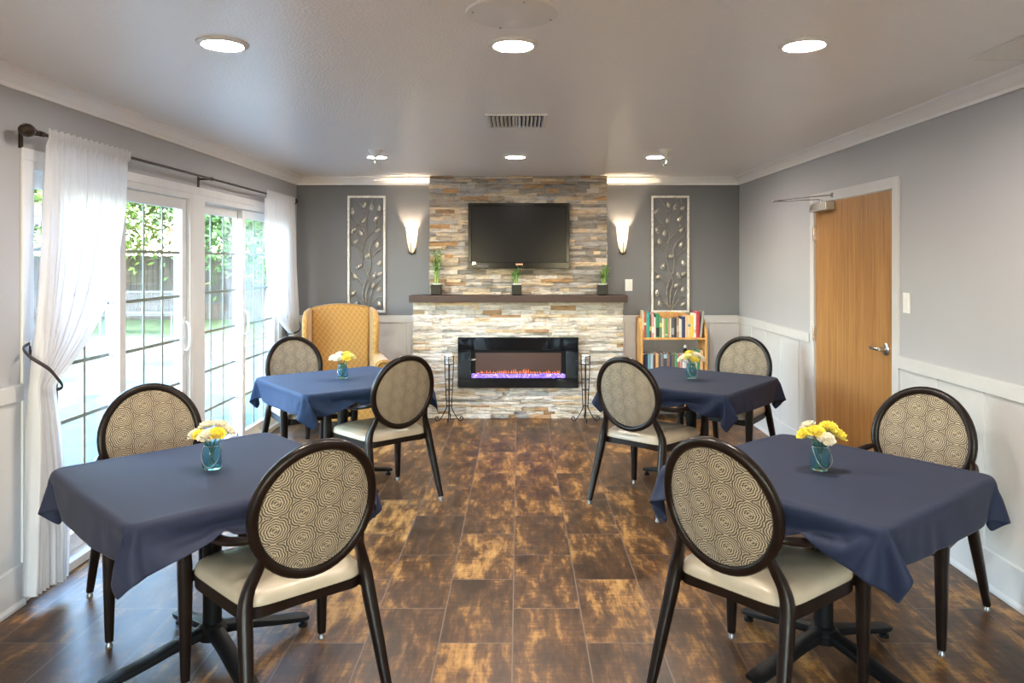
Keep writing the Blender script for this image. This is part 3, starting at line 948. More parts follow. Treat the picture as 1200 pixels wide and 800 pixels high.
# bamboo plants on the mantel
def bamboo(label, x, hgt, seed, nst):
    rr = random.Random(seed)
    o = thing('potted_bamboo', label, 'plant', (x, 7.41, 1.236), 0)
    MB().box(-.050, .050, -.050, .050, .006, .105).box(-.042, .042, -.042, .042, 0, .008).build('pot', 'pot', o, bevel=.004)
    pb = MB()
    for _ in range(26):
        pb.sphere((rr.uniform(-.036, .036), rr.uniform(-.036, .036), .107), rr.uniform(.006, .010), 6, 4)
    pb.build('pebbles', 'pebble', o)['kind'] = 'stuff'
    lf = MB()
    for k in range(nst):
        bx, by = rr.uniform(-.025, .025), rr.uniform(-.025, .025)
        hh = hgt * rr.uniform(.55, 1) if k else hgt
        lx, ly = rr.uniform(-.02, .05), rr.uniform(-.03, .03)
        pts = [(bx, by, .1), (bx + lx * .2, by + ly * .3, .1 + hh * .33), (bx + lx * .6, by + ly * .6, .1 + hh * .66), (bx + lx, by + ly, .1 + hh)]
        sb = MB().tube(pts, [.0065, .006, .004, .002], 8, sub=4, up=(0, 1, 0))
        for q in range(1, 4):
            p = pts[q]; sb.lathe([(.0075, -.002), (.0078, 0), (.0075, .002)], 8, p)
        sb.build('stalk', 'bamboo', o, smooth=True)
        for q in range(8 + int(hgt * 40)):
            t = rr.uniform(.3, 1)
            i = min(2, int(t * 3)); u = t * 3 - i
            p = Vector(pts[i]).lerp(Vector(pts[i + 1]), u)
            a = rr.uniform(0, 2 * PI); ln = rr.uniform(.055, .10); up_ = rr.uniform(.2, 1.2)
            d = Vector((math.cos(a), math.sin(a) * .8, up_)).normalized()
            sd = d.cross(Vector((0, 0, 1))).normalized() * .009
            m1 = p + d * ln * .45; tip = p + d * ln + Vector((0, 0, -ln * .25))
            lf.add([p, m1 + sd, tip, m1 - sd, m1 + Vector((0, 0, .0015))], [(0, 1, 4), (1, 2, 4), (2, 3, 4), (3, 0, 4)])
    lf.build('leaves', 'bamboo_leaf', o)
bamboo('tall leafy lucky bamboo in a black square pot at the left end of the mantel', -.825, .40, 3, 4)
bamboo('short lucky bamboo in a black square pot in the middle of the mantel', -.022, .17, 8, 4)
bamboo('short lucky bamboo in a black square pot at the right end of the mantel', .838, .19, 14, 4)

# candle stands
def candle_stand(label, clabel, x, y):
    o = thing('candle_stand', label, 'candle stand', (x, y, 0), 0, 'iron candle stands by the fireplace')
    Z1_ = .585
    fr = MB()
    for k in range(4):
        a = PI / 4 * 0 + k * PI / 2
        dx, dy = math.cos(a), math.sin(a)
        MB().tube([(dx * .044, dy * .044, Z1_ + .06), (dx * .040, dy * .040, Z1_ - .1), (dx * .026, dy * .026, .17), (dx * .028, dy * .028, .13), (dx * .07, dy * .07, .05), (dx * .105, dy * .105, .009),
                   (dx * .130, dy * .130, .016), (dx * .136, dy * .136, .038), (dx * .120, dy * .120, .050), (dx * .108, dy * .108, .038), (dx * .114, dy * .114, .028)],
                  .0045, 8, sub=4, up=(-dy, dx, 0)).build('leg', 'iron', o, smooth=True)
    for z, r in ((Z1_ + .055, .044), (Z1_ - .02, .042), (Z1_ - .17, .036), (Z1_ - .27, .032), (.155, .027)):
        MB().tube([(r * math.cos(t), r * math.sin(t), z) for t in [2 * PI * q / 16 for q in range(16)]], .0035, 6, closed=True).build('ring', 'iron', o, smooth=True)
    fr.lathe([(0, Z1_ - .02), (.040, Z1_ - .02), (.040, Z1_ - .014), (0, Z1_ - .014)], 16)
    fr.build('candle_plate', 'iron', o, smooth=True)
    sc = MB()
    for s in (-1, 1):
        pts = []
        for q in range(22):
            t = q / 21 * 1.6 * 2 * PI; r = .021 * (1 - q / 25)
            pts.append((s * (.021 - r * math.cos(t)), -.049, Z1_ + .018 + r * math.sin(t)))
        sc.tube(pts, .0028, 6, up=(0, 1, 0))
    sc.build('scrollwork', 'iron', o, smooth=True)
    cd = thing('pillar_candle', clabel, 'candle', (x, y, Z1_ - .014), 0, 'white pillar candles')
    MB().lathe([(0, 0), (.036, 0), (.036, .082), (.033, .086), (.01, .082), (0, .082)], 24).build('wax', 'candle', cd, smooth=True)
    MB().tube([(0, 0, .08), (.001, 0, .094)], .001, 6).build('wick', 'black_metal', cd)
candle_stand('black wrought iron candle stand left of the electric fireplace', 'white pillar candle in the iron stand left of the electric fireplace', -.685, 7.27)
candle_stand('black wrought iron candle stand right of the electric fireplace', 'white pillar candle in the iron stand right of the electric fireplace', .655, 7.27)

# sconces
def sconce(label, x, y=YB, rz=0):
    o = thing('wall_sconce', label, 'sconce', (x, y, 1.66), rz, 'lit wall sconces')
    MB().box(-.035, .035, -.02, 0, -.01, .16).build('back_plate', 'bronze', o, bevel=.004)
    b = MB()
    prof = [(.016, 0), (.026, .02), (.036, .06), (.045, .12), (.051, .18), (.055, .235), (.057, .262)]
    n = 24; vs = []; fs = []
    for r, z in prof:
        for k in range(n + 1):
            a = PI + PI * k / n
            vs.append((r * 1.08 * math.cos(a), -.001 + r * 1.6 * math.sin(a), z))
    m = n + 1
    for j in range(len(prof) - 1):
        for k in range(n):
            fs.append((j * m + k, j * m + k + 1, (j + 1) * m + k + 1, (j + 1) * m + k))
    b.add(vs, fs)
    s = b.build('lamp_shade', 'shade', o, smooth=True)
    q = s.modifiers.new('thick', 'SOLIDIFY'); q.thickness = .004
    b = MB().tube([(0, -.03, -.008), (0, -.062, -.006), (0, -.080, .04), (0, -.088, .11)], (.005, .004), 8, sub=4, up=(1, 0, 0))
    b.sphere((0, -.03, -.012), .010, 10, 6)
    b.build('finial', 'bronze', o, smooth=True)
    MB().sphere((0, -.042, .17), (.018, .018, .032), 12, 8).build('bulb', 'bulb', o, smooth=True)
sconce('lit tapered glass wall sconce between the left metal wall art and the stonework', -1.105)
sconce('lit tapered glass wall sconce between the stonework and the right metal wall art', 1.072)

sconce('lit tapered glass wall sconce on the right wall near the camera', XR, 1.2, -PI / 2)  # these four sconces are unseen, added to throw light onto the ceiling
sconce('lit tapered glass wall sconce on the left wall near the camera', XL, 1.2, PI / 2)
sconce('lit tapered glass wall sconce on the right wall behind the camera', XR, -1.4, -PI / 2)
sconce('lit tapered glass wall sconce on the left wall behind the camera', XL, -1.4, PI / 2)

# metal wall art
def wall_art(label, xc, seed, flip):
    o = thing('wall_art', label, 'wall art', (xc, YB - .012, 1.045), 0, 'metal tree wall panels')
    w, hh = .195, 1.205
    b = MB()
    b.box(-w, w, -.024, .006, 0, .022).box(-w, w, -.024, .006, hh - .022, hh).box(-w, -w + .02, -.024, .006, .022, hh - .022).box(w - .02, w, -.024, .006, .022, hh - .022)
    b.build('frame', 'silver_leaf', o, bevel=.003)
    f = flip
    br = MB(); 
    def B(pts, r0, r1):
        P = [(f * p[0], -.006 - .010 * math.sin(i * 1.3), p[1]) for i, p in enumerate(pts)]
        br.tube(P, [1.3 * (r0 + (r1 - r0) * i / (len(P) - 1)) for i in range(len(P))], 7, sub=5, up=(0, 1, 0))
    B([(.0, .02), (-.035, .12), (-.03, .26), (.02, .38), (.045, .50), (.03, .62), (.06, .72), (.14, .80), (.17, .90)], .0075, .004)
    B([(.0, .02), (.0, .2), (.03, .32), (-.02, .48), (-.04, .62), (-.01, .76), (-.005, .9), (-.02, 1.04), (-.10, 1.17)], .0075, .0035)
    B([(.01, .02), (.03, .12), (.07, .24), (.13, .33), (.175, .37)], .006, .003)
    B([(.0, .02), (-.05, .10), (-.11, .18), (-.17, .20)], .006, .003)
    B([(.01, .02), (.06, .10), (.12, .16), (.175, .15)], .005, .003)
    B([(-.035, .27), (-.09, .36), (-.15, .42), (-.175, .44)], .005, .003)
    B([(-.03, .58), (-.08, .66), (-.14, .69), (-.175, .70)], .005, .003)
    B([(-.01, .80), (-.05, .88), (-.12, .95), (-.175, 1.0)], .005, .003)
    B([(.05, .56), (.10, .62), (.175, .68)], .005, .003)
    B([(-.04, .72), (.03, .80), (.10, .86), (.13, .96), (.175, 1.02)], .005, .003)
    B([(-.005, .98), (.03, 1.06), (.06, 1.17)], .0045, .003)
    B([(.10, .88), (.10, 1.0), (.12, 1.10), (.11, 1.18)], .0045, .003)
    B([(-.02, .90), (-.10, .90), (-.17, .86)], .004, .003)
    br.build('branches', 'pewter', o, smooth=True)
    leaves = [(-.145, 1.045, 1), (.10, .97, 1), (-.135, .845, 1), (-.11, .735, 0), (.115, .85, 0), (-.06, .82, 0), (.11, .70, 0), (.01, .585, 0), (-.075, .475, 1), (.135, .51, 0),
              (.085, .385, 1), (.135, .40, 0), (-.12, .37, 0), (.065, .28, 0), (.13, .24, 0), (-.135, .20, 1), (.13, .085, 0), (-.11, .09, 0), (-.02, 1.11, 0), (.05, 1.09, 1), (.13, 1.08, 0), (-.03, .95, 0)]
    for i, (x, z, j) in enumerate(leaves):
        rr = random.Random(seed + i)
        a = rr.uniform(-.5, .5) + (PI / 2 if rr.random() < .5 else .9)
        L = .036 if j else .031; W = .019
        b = MB()
        def fn(u, v):
            t = u * 2 * PI
            px = L * math.cos(t) * v; py = W * math.sin(t) * v * (1 - .25 * math.cos(t))
            return (f * (x + px * math.cos(a) - py * math.sin(a)), -.022 - .007 * (1 - v * v), z + px * math.sin(a) + py * math.cos(a))
        b.grid(fn, 16, 5, True)
        b.grid(lambda u, v: tuple(Vector(fn(u, v)) + Vector((0, .008, 0))), 16, 5, True)
        if j:
            lf = b.build('leaf', 'leaf_metal', o, smooth=True)
            g = MB().sphere((f * x, -.031, z), (.012, .006, .016), 10, 6)
            g.build('jewel', 'jewel', lf, smooth=False)
        else:
            b.build('leaf', 'leaf_metal', o, smooth=True)
wall_art('tall silver framed metal branch panel above the yellow armchair', -1.572, 10, 1)
wall_art('tall silver framed metal branch panel above the bookcase', 1.563, 60, 1)

# switches
def switch(label, loc, rz, group=None):
    o = thing('light_switch', label, 'light switch', loc, rz)
    MB().box(-.038, .038, -.006, 0, -.06, .06).build('cover_plate', 'plastic_white', o, bevel=.002)
    MB().box(-.016, .016, -.010, -.004, -.033, .033).build('rocker', 'plastic_white', o, bevel=.002)
switch('white rocker light switch on the dark wall beside the stonework', (1.138, YB, 1.327), 0)
switch('white rocker light switch on the light wall beside the oak door', (XR, 4.35, 1.333), PI / 2 * -1 + PI)
COL.objects['light_switch.001'].rotation_euler = (0, 0, -PI / 2)

# ------------------------------------------------------------------ ceiling fittings
def downlight(x, y, label, src=[None]):
    if src[0] is None:
        o = thing('ceiling_light', label, 'ceiling light', (x, y, H), 0, 'recessed ceiling downlights')
        MB().lathe([(.072, -.004), (.080, -.012), (.098, -.006), (.100, 0), (.072, 0)], 40, cap=False).build('trim_ring', 'plastic_white', o, smooth=True)
        MB().lathe([(0, -.003), (.073, -.003), (.073, -.006), (.05, -.011), (0, -.013)], 40).build('diffuser', 'lamp', o, smooth=True)
        src[0] = o
    else:
        copy_tree(src[0], label, (x, y, H))
for x, y, l in ((-1.169, 2.92, 'lit round recessed ceiling light above the front left table'),
                (-.022, 2.93, 'lit round recessed ceiling light in the middle, by the round ceiling cover'),
                (1.13, 2.93, 'lit round recessed ceiling light above the front right table'),
                (-1.169, 6.09, 'lit recessed ceiling light behind the left sprinkler head'),
                (-.028, 6.09, 'lit recessed ceiling light in front of the fireplace, beyond the air vent'),
                (1.13, 6.09, 'lit recessed ceiling light beside the right sprinkler head'),
                ):
    downlight(x, y, l)
for x in (-1.17, -.02, 1.13):  # unseen row of lights added behind the camera to brighten the room
    downlight(x, -.25, 'lit round recessed ceiling light behind the camera')

o = thing('ceiling_cover', 'round white blank cover plate screwed to the ceiling', 'ceiling cover', (-.022, 2.56, H))
MB().lathe([(0, -.010), (.145, -.010), (.158, -.007), (.163, 0), (0, 0)], 56).build('plate', 'ceil_plate' if 'ceil_plate' in M else 'plastic_white', o, smooth=True)
for a in (.3, 1.9, 3.4, 5.0):
    MB().lathe([(0, -.0125), (.004, -.0125), (.004, -.009), (0, -.009)], 10, (.14 * math.cos(a), .14 * math.sin(a), 0)).build('screw', 'chrome', o)
o = thing('air_vent', 'white square ceiling air vent with curved louvres in front of the fireplace', 'vent', (-.015, 4.53, H))
b = MB(); w, d = .185, .205
b.box(-w, w, -d, -d + .02, -.01, 0).box(-w, w, d - .02, d, -.01, 0).box(-w, -w + .02, -d + .02, d - .02, -.01, 0).box(w - .02, w, -d + .02, d - .02, -.01, 0)
b.box(-.006, .006, -d + .02, d - .02, -.009, 0)
b.build('frame', 'plastic_white', o, bevel=.002)
MB().box(-w + .018, w - .018, -d + .018, d - .018, -.0015, 0).build('duct', plain('duct_shadow_grey', (.07, .065, .06), .8), o)
for k in range(14):
    x = -w + .03 + (2 * w - .06) * k / 13
    s = -1 if k < 7 else 1
    b = MB().add([(x, -d + .02, -.002), (x + s * .012, -d + .02, -.018), (x + s * .012, d - .02, -.018), (x, d - .02, -.002),
                  (x + .002, -d + .02, -.002), (x + s * .012 + .002, -d + .02, -.018), (x + s * .012 + .002, d - .02, -.018), (x + .002, d - .02, -.002)],
                 [(0, 1, 2, 3), (4, 5, 6, 7), (0, 1, 5, 4), (1, 2, 6, 5), (2, 3, 7, 6), (3, 0, 4, 7)])
    b.build('louvre', 'plastic_white', o)
o = thing('return_grille', 'white slatted ceiling return grille near the right wall', 'grille', (2.05, 2.84, H))
b = MB(); w, d = .135, .30
b.box(-w, w, -d, -d + .02, -.009, 0).box(-w, w, d - .02, d, -.009, 0).box(-w, -w + .018, -d + .02, d - .02, -.009, 0).box(w - .018, w, -d + .02, d - .02, -.009, 0)
b.build('frame', 'plastic_white', o, bevel=.002)
b = MB()
MB().box(-w + .016, w - .016, -d + .018, d - .018, -.0015, 0).build('duct', plain('duct_grey', (.22, .21, .20), .8), o)
for k in range(30):
    y = -d + .03 + (2 * d - .06) * k / 29
    b.add([(-w + .018, y, -.001), (w - .018, y, -.001), (w - .018, y + .010, -.008), (-w + .018, y + .010, -.008),
           (-w + .018, y + .002, -.001), (w - .018, y + .002, -.001), (w - .018, y + .012, -.008), (-w + .018, y + .012, -.008)],
          [(0, 1, 2, 3), (4, 5, 6, 7), (0, 3, 7, 4), (1, 2, 6, 5), (2, 3, 7, 6)])
b.build('slats', 'plastic_white', o)
def sprinkler(label, x, y):
    o = thing('sprinkler_head', label, 'sprinkler', (x, y, H), 0, 'ceiling sprinkler heads')
    MB().lathe([(0, -.055), (.020, -.055), (.030, -.035), (.052, -.01), (.058, 0), (0, 0)], 24).build('escutcheon', 'plastic_white', o, smooth=True)
    b = MB().tube([(0, 0, -.02), (0, 0, -.05)], .009, 10)
    b.v = [(x, y_, z * 1.4) for x, y_, z in b.v]
    b.tube([(-.012, 0, -.06), (-.015, 0, -.085), (0, 0, -.115)], .003, 6).tube([(.012, 0, -.06), (.015, 0, -.085), (0, 0, -.115)], .003, 6)
    b.lathe([(0, -.115), (.016, -.115), (.016, -.119), (0, -.119)], 16)
    b.build('nozzle', 'chrome', o, smooth=True)
sprinkler('white sprinkler head hanging from the ceiling, left of the fireplace', -1.115, 5.75)
sprinkler('white sprinkler head hanging from the ceiling, right of the fireplace', 1.135, 5.75)

# ------------------------------------------------------------------ tables
TH = .745
CS = {}
def sim_cloth(seed, twist, tx, ty, trz, chairs):
    """drape a square cloth over the table top with Blender's cloth solver"""
    b = MB(); s = .455
    # top with rounded corners
    pts = []
    r = .05
    for cx, cy, a0 in ((s - r, s - r, 0), (-s + r, s - r, 90), (-s + r, -s + r, 180), (s - r, -s + r, 270)):
        for k in range(7):
            a = math.radians(a0 + 15 * k); pts.append((cx + r * math.cos(a), cy + r * math.sin(a)))
    b.prism(pts, 'z', TH - .034, TH - .004)
    col = b.build('temp_table', None)
    m = col.modifiers.new('c', 'COLLISION')
    col.collision.thickness_outer = .006
    col.collision.cloth_friction = 30
    T = (Matrix.Translation((tx, ty, 0)) @ Matrix.Rotation(math.radians(trz), 4, 'Z')).inverted()
    ab = MB()
    for cx, cy, ca in chairs:
        Cm = T @ Matrix.Translation((cx, cy, 0)) @ Matrix.Rotation(math.radians(ca - 90), 4, 'Z')
        for s_ in (-1, 1):
            P = [(s_ * .236, -.225, .664), (s_ * .262, -.14, .648), (s_ * .280, -.02, .642), (s_ * .287, .09, .640), (s_ * .284, .165, .634), (s_ * .279, .215, .605), (s_ * .276, .232, .52), (s_ * .273, .235, .40)]
            ab.tube([Cm @ Vector(p) for p in P], .022, 10, sub=4)
    arms = ab.build('temp_arms', None)
    m = arms.modifiers.new('c', 'COLLISION'); arms.collision.thickness_outer = .006; arms.collision.cloth_friction = 10
    n = 66; half = .607
    rr = random.Random(seed)
    g = MB().grid(lambda u, v: ((u - .5) * 2 * half, (v - .5) * 2 * half, TH + .012 + .002 * math.sin(u * 9 + seed) * math.sin(v * 8 + 2 * seed)), n, n)
    o = g.build('temp_cloth', None)
    o.rotation_euler = (0, 0, math.radians(twist))
    c = o.modifiers.new('cloth', 'CLOTH')
    st = c.settings
    st.quality = 6
    st.mass = .25
    st.tension_stiffness = 60; st.compression_stiffness = 60; st.shear_stiffness = 8
    st.bending_stiffness = 2.2
    st.tension_damping = 10; st.compression_damping = 10; st.shear_damping = 10; st.bending_damping = 1
    st.air_damping = 3
    c.collision_settings.distance_min = .004
    c.collision_settings.use_self_collision = False
    c.point_cache.frame_start = 1; c.point_cache.frame_end = 70
    S.frame_start = 1; S.frame_end = 70
    for f in range(1, 56):
        S.frame_set(f)
    dg = bpy.context.evaluated_depsgraph_get()
    ev = o.evaluated_get(dg)
    R = o.matrix_world
    vs = [R @ v.co for v in ev.data.vertices]
    fs = [tuple(p.vertices) for p in ev.data.polygons]
    bpy.data.objects.remove(o); bpy.data.objects.remove(col); bpy.data.objects.remove(arms)
    S.frame_set(1)
    return vs, fs
def make_table(label, x, y, rz, brz):
    o = thing('dining_table', label, 'table', (x, y, 0), math.radians(rz), 'square pedestal dining tables')
    MB().box(-.452, .452, -.452, .452, TH - .032, TH - .004).build('tabletop', 'frame_dark', o, bevel=.01)
    b = MB().lathe([(.036, .10), (.036, TH - .05), (.09, TH - .04), (.12, TH - .033)], 24)
    b.build('column', 'black_metal', o, smooth=True)
    br = math.radians(brz - rz)
    b = MB().lathe([(.0, .075), (.055, .085), (.060, .12), (.045, .14), (.037, .145), (0, .145)], 24)
    b.build('hub', 'black_metal', o, smooth=True)
    for k in range(4):
        a = br + k * PI / 2
        d = Vector((math.cos(a), math.sin(a), 0)); p = Vector((-d.y, d.x, 0))
        P = [d * .03 + Vector((0, 0, .115)), d * .14 + Vector((0, 0, .095)), d * .26 + Vector((0, 0, .065)), d * .36 + Vector((0, 0, .045)), d * .40 + Vector((0, 0, .04))]
        b = MB().tube(P, [(.032, .022), (.032, .018), (.034, .014), (.036, .013), (.03, .010)], 12, sub=4, e=4)
        for t in (-.018, 0, .018):
            Q = [q + p * t + Vector((0, 0, .017 - .004 * i * .9)) for i, q in enumerate(P[:4])]
            b.tube(Q, .0035, 6, sub=3)
        ft = b.build('leg', 'black_metal', o, smooth=True)
        c = d * .385
        MB().lathe([(0, 0), (.02, 0), (.02, .012), (.008, .018), (.008, .034), (0, .034)], 14, tuple(c)).build('foot_glide', 'black_metal', ft, smooth=True)
    return o
def make_cloth(label, x, y, rz, variant, mat):
    cs_ = CH_AT[label.split(' table')[0].split('the ')[1]]
    vs, fs = sim_cloth(variant + 1, (1.5, -2.0, .5, -1)[variant], x, y, rz, [c[:3] for c in cs_])
    b = MB().add(vs, fs)
    o = b.build('tablecloth', mat, smooth=True, angle=180)
    o.location = (x, y, 0); o.rotation_euler = (0, 0, math.radians(rz))
    q = o.modifiers.new('subsurf', 'SUBSURF'); q.levels = 1; q.render_levels = 1
    q = o.modifiers.new('thick', 'SOLIDIFY'); q.thickness = .0015; q.offset = 1
    tag(o, label, 'tablecloth', 'navy tablecloths')
    return o
CH = [(-.878, 2.745, 131, 'at the front left table with its patterned back to the camera'),
      (-1.615, 3.385, 309, 'between the front left table and the glass doors, facing the camera'),
      (.90, 2.745, 42, 'at the front right table with its patterned back to the camera'),
      (1.70, 3.325, 220, 'between the front right table and the right wall, facing the camera'),
      (-.925, 4.98, 131, 'at the far left table with its patterned back to the camera'),
      (-1.62, 5.68, 308, 'behind the far left table beside the yellow armchair'),
      (.87, 4.90, 49, 'at the far right table with its patterned back to the camera'),
      (1.60, 5.66, 229, 'behind the far right table beside the bookcase')]
CH_AT = {'front left': CH[0:2], 'front right': CH[2:4], 'far left': CH[4:6], 'far right': CH[6:8]}
TBL = {'front left': (-1.222, 2.95, 45, 42, 0, 'navy'), 'front right': (1.205, 2.925, 39, 30, 1, 'navy_right'),
       'far left': (-1.238, 5.2, 38, 45, 2, 'navy_far'), 'far right': (1.209, 5.19, 51, 43, 3, 'navy_right')}
desc = {'front left': 'nearest the glass doors', 'front right': 'in front of the oak door', 'far left': 'in front of the yellow armchair', 'far right': 'in front of the bookcase'}
for k, (x, y, rz, brz, va, mt) in TBL.items():
    make_table('square pedestal table with black cross base, %s table %s' % (k, desc[k]), x, y, rz, brz)
    make_cloth('navy blue cloth on the %s table, %s' % (k, desc[k]), x, y, rz, va, mt)

# ------------------------------------------------------------------ dining chairs
RX, RZ_, RC = .217, .224, .737      # centre line of the oval back ring
def ring_pt(t, dy=0, k=1.0):
    x = RX * k * math.cos(t); zz = RZ_ * k * math.sin(t)
    # tilt the oval backwards and curve it slightly
    return (x, -.290 - zz * .17 + dy + .035 * (x / RX) ** 2 * .6, RC + zz)
def make_chair(label):
    o = thing('dining_chair', label, 'chair', (0, 0, 0), 0, 'oval back dining armchairs')
    b = MB().tube([ring_pt(2 * PI * k / 48) for k in range(48)], (.0185, .019), 14, closed=True, up=(0, 1, .17), e=2.6)
    b.build('back_frame', 'frame_dark', o, smooth=True, angle=180)
    # upholstered pad, bulging both ways
    def pad(side):
        def fn(u, v):
            p = Vector(ring_pt(2 * PI * u, 0, v * .955))
            bul = .014 * (1 - v ** 4) + .004
            return tuple(p + Vector((0, side * bul, side * bul * .17)))
        return fn
    b = MB().grid(pad(1), 48, 10, True)
    b.grid(pad(-1), 48, 10, True)
    b.build('backrest', 'medallion', o, smooth=True, angle=60)
    # seat frame: rails
    def outline(k, grow=0):
        # rounded trapezoid outline, superellipse
        t = 2 * PI * k
        ex = 2 / 7.0
        c, s = math.cos(t), math.sin(t)
        x = math.copysign(abs(c) ** ex, c); y = math.copysign(abs(s) ** ex, s)
        yy = y * (.235 + grow) + .005
        hw = .243 + .022 * y
        bow = .018 * max(0, y) * (1 - x * x)
        return x * (hw + grow), yy + bow
    b = MB()
    n = 56
    vs = []; fs = []
    for (g, z) in ((0, .385), (0, .432), (-.022, .432), (-.022, .385)):
        for k in range(n):
            x, y = outline(k / n, g)
            arch = .014 * (1 - (x / .26) ** 2) if (z < .4 and abs(y) > .17) else 0
            vs.append((x, y, z + max(0, arch)))
    for j in range(4):
        for k in range(n):
            fs.append((j * n + k, j * n + (k + 1) % n, ((j + 1) % 4) * n + (k + 1) % n, ((j + 1) % 4) * n + k))
    b.add(vs, fs)
    b.build('seat_frame', 'frame_dark', o, smooth=True, angle=35)
    b = MB()
    prof = [(.0, .430), (.0, .432), (-.001, .448), (-.006, .462), (-.020, .474), (-.055, .484), (-.11, .490), (-.18, .493), (-.232, .494)]
    vs = []; fs = []
    for g, z in prof:
        for k in range(n):
            x, y = outline(k / n, max(g, -.232)); vs.append((x, y, z))
    for j in range(len(prof) - 1):
        for k in range(n):
            fs.append((j * n + k, j * n + (k + 1) % n, (j + 1) * n + (k + 1) % n, (j + 1) * n + k))
    fs.append(tuple((len(prof) - 1) * n + k for k in range(n))); fs.append(tuple(range(n - 1, -1, -1)))
    b.add(vs, fs)
    b.build('seat', 'vinyl_seat', o, smooth=True, angle=60)
    for s in (-1, 1):
        P = [(s * .272, .235, .025), (s * .272, .235, .25), (s * .273, .235, .42), (s * .276, .232, .52), (s * .279, .215, .595), (s * .283, .175, .632)]
        lg = MB().tube(P, [(.0155, .0155), (.022, .022), (.026, .025), (.023, .023), (.019, .020), (.017, .017)], 12, up=(0, 1, 0), e=3.6, sub=5).build('leg', 'frame_dark', o, smooth=True, angle=60)
        MB().lathe([(0, 0), (.014, 0), (.014, .008), (.010, .014), (.010, .028), (0, .028)], 12, (s * .272, .235, 0)).build('foot_glide', 'glide', lg, smooth=True)
        P = [(s * .252, -.335, .025), (s * .240, -.285, .20), (s * .228, -.240, .36), (s * .222, -.222, .44), (s * .208, -.222, .50), (s * .188, -.238, .555), (s * .180, -.256, .595), (s * .182, -.262, .625)]
        lg = MB().tube(P, [(.0155, .016), (.020, .022), (.0225, .025), (.022, .024), (.0185, .020), (.017, .016), (.015, .014), (.011, .009)], 12, up=(0, 1, 0), e=3.4, sub=5).build('leg', 'frame_dark', o, smooth=True, angle=60)
        MB().lathe([(0, 0), (.014, 0), (.014, .008), (.010, .014), (.010, .03), (0, .03)], 12, (s * .252, -.337, 0)).build('foot_glide', 'glide', lg, smooth=True)
        P = [(s * .212, -.262, .672), (s * .236, -.225, .664), (s * .262, -.14, .648), (s * .280, -.02, .642), (s * .287, .09, .640), (s * .284, .165, .634), (s * .281, .205, .612)]
        MB().tube(P, [(.008, .009), (.016, .014), (.021, .0145), (.023, .015), (.023, .015), (.020, .016), (.016, .015)], 12, up=(0, 0, 1), e=2.6, sub=5).build('armrest', 'frame_dark', o, smooth=True, angle=60)
    # hidden tie bars linking the seat frame to the legs
    for s in (-1, 1):
        MB().box(min(s * .235, s * .268), max(s * .235, s * .268), .220, .240, .392, .425).build('corner_block', 'frame_dark', o)
        MB().box(min(s * .205, s * .228), max(s * .205, s * .228), -.235, -.20, .39, .428).build('corner_block', 'frame_dark', o)
    return o
proto = None
for x, y, a, l in CH:
    lab = 'dark oval back armchair ' + l
    rz = math.radians(a - 90)
    if proto is None:
        proto = make_chair(lab); proto.location = (x, y, 0); proto.rotation_euler = (0, 0, rz)
    else:
        copy_tree(proto, lab, (x, y, 0), rz)

# ------------------------------------------------------------------ jars and carnations
def carnation_mesh(seed):
    rr = random.Random(seed)
    b = MB()
    R = .024
    for layer, (nn, tilt, ln) in enumerate(((11, .15, .026), (10, .55, .025), (9, .9, .023), (7, 1.2, .020), (5, 1.45, .018))):
        for k in range(nn):
            a = 2 * PI * (k + rr.random() * .6) / nn
            t = tilt + rr.uniform(-.12, .12)
            d = Vector((math.cos(a) * math.cos(t), math.sin(a) * math.cos(t), math.sin(t)))
            w = Vector((-math.sin(a), math.cos(a), 0))
            nrm = d.cross(w)
            vs = []; fs = []
            nu, nv = 6, 4
            for j in range(nv):
                vv = j / (nv - 1)
                for i in range(nu):
                    uu = i / (nu - 1) - .5
                    wd = .018 * (.25 + .95 * vv)
                    ruff = .0028 * vv * math.sin(i * 2.6 + seed + k) + .004 * vv * vv
                    ll = ln * vv * (1 - .25 * abs(uu) * 2 * vv) + (.002 * ((i + k) % 2) if j == nv - 1 else 0)
                    vs.append(d * ll + w * (uu * wd) + nrm * ruff + Vector((0, 0, .004)))
            for j in range(nv - 1):
                for i in range(nu - 1):
                    fs.append((j * nu + i, j * nu + i + 1, (j + 1) * nu + i + 1, (j + 1) * nu + i))
            b.add(vs, fs)
    return b
def carn_proto(mat, seed):
    return carnation_mesh(seed)
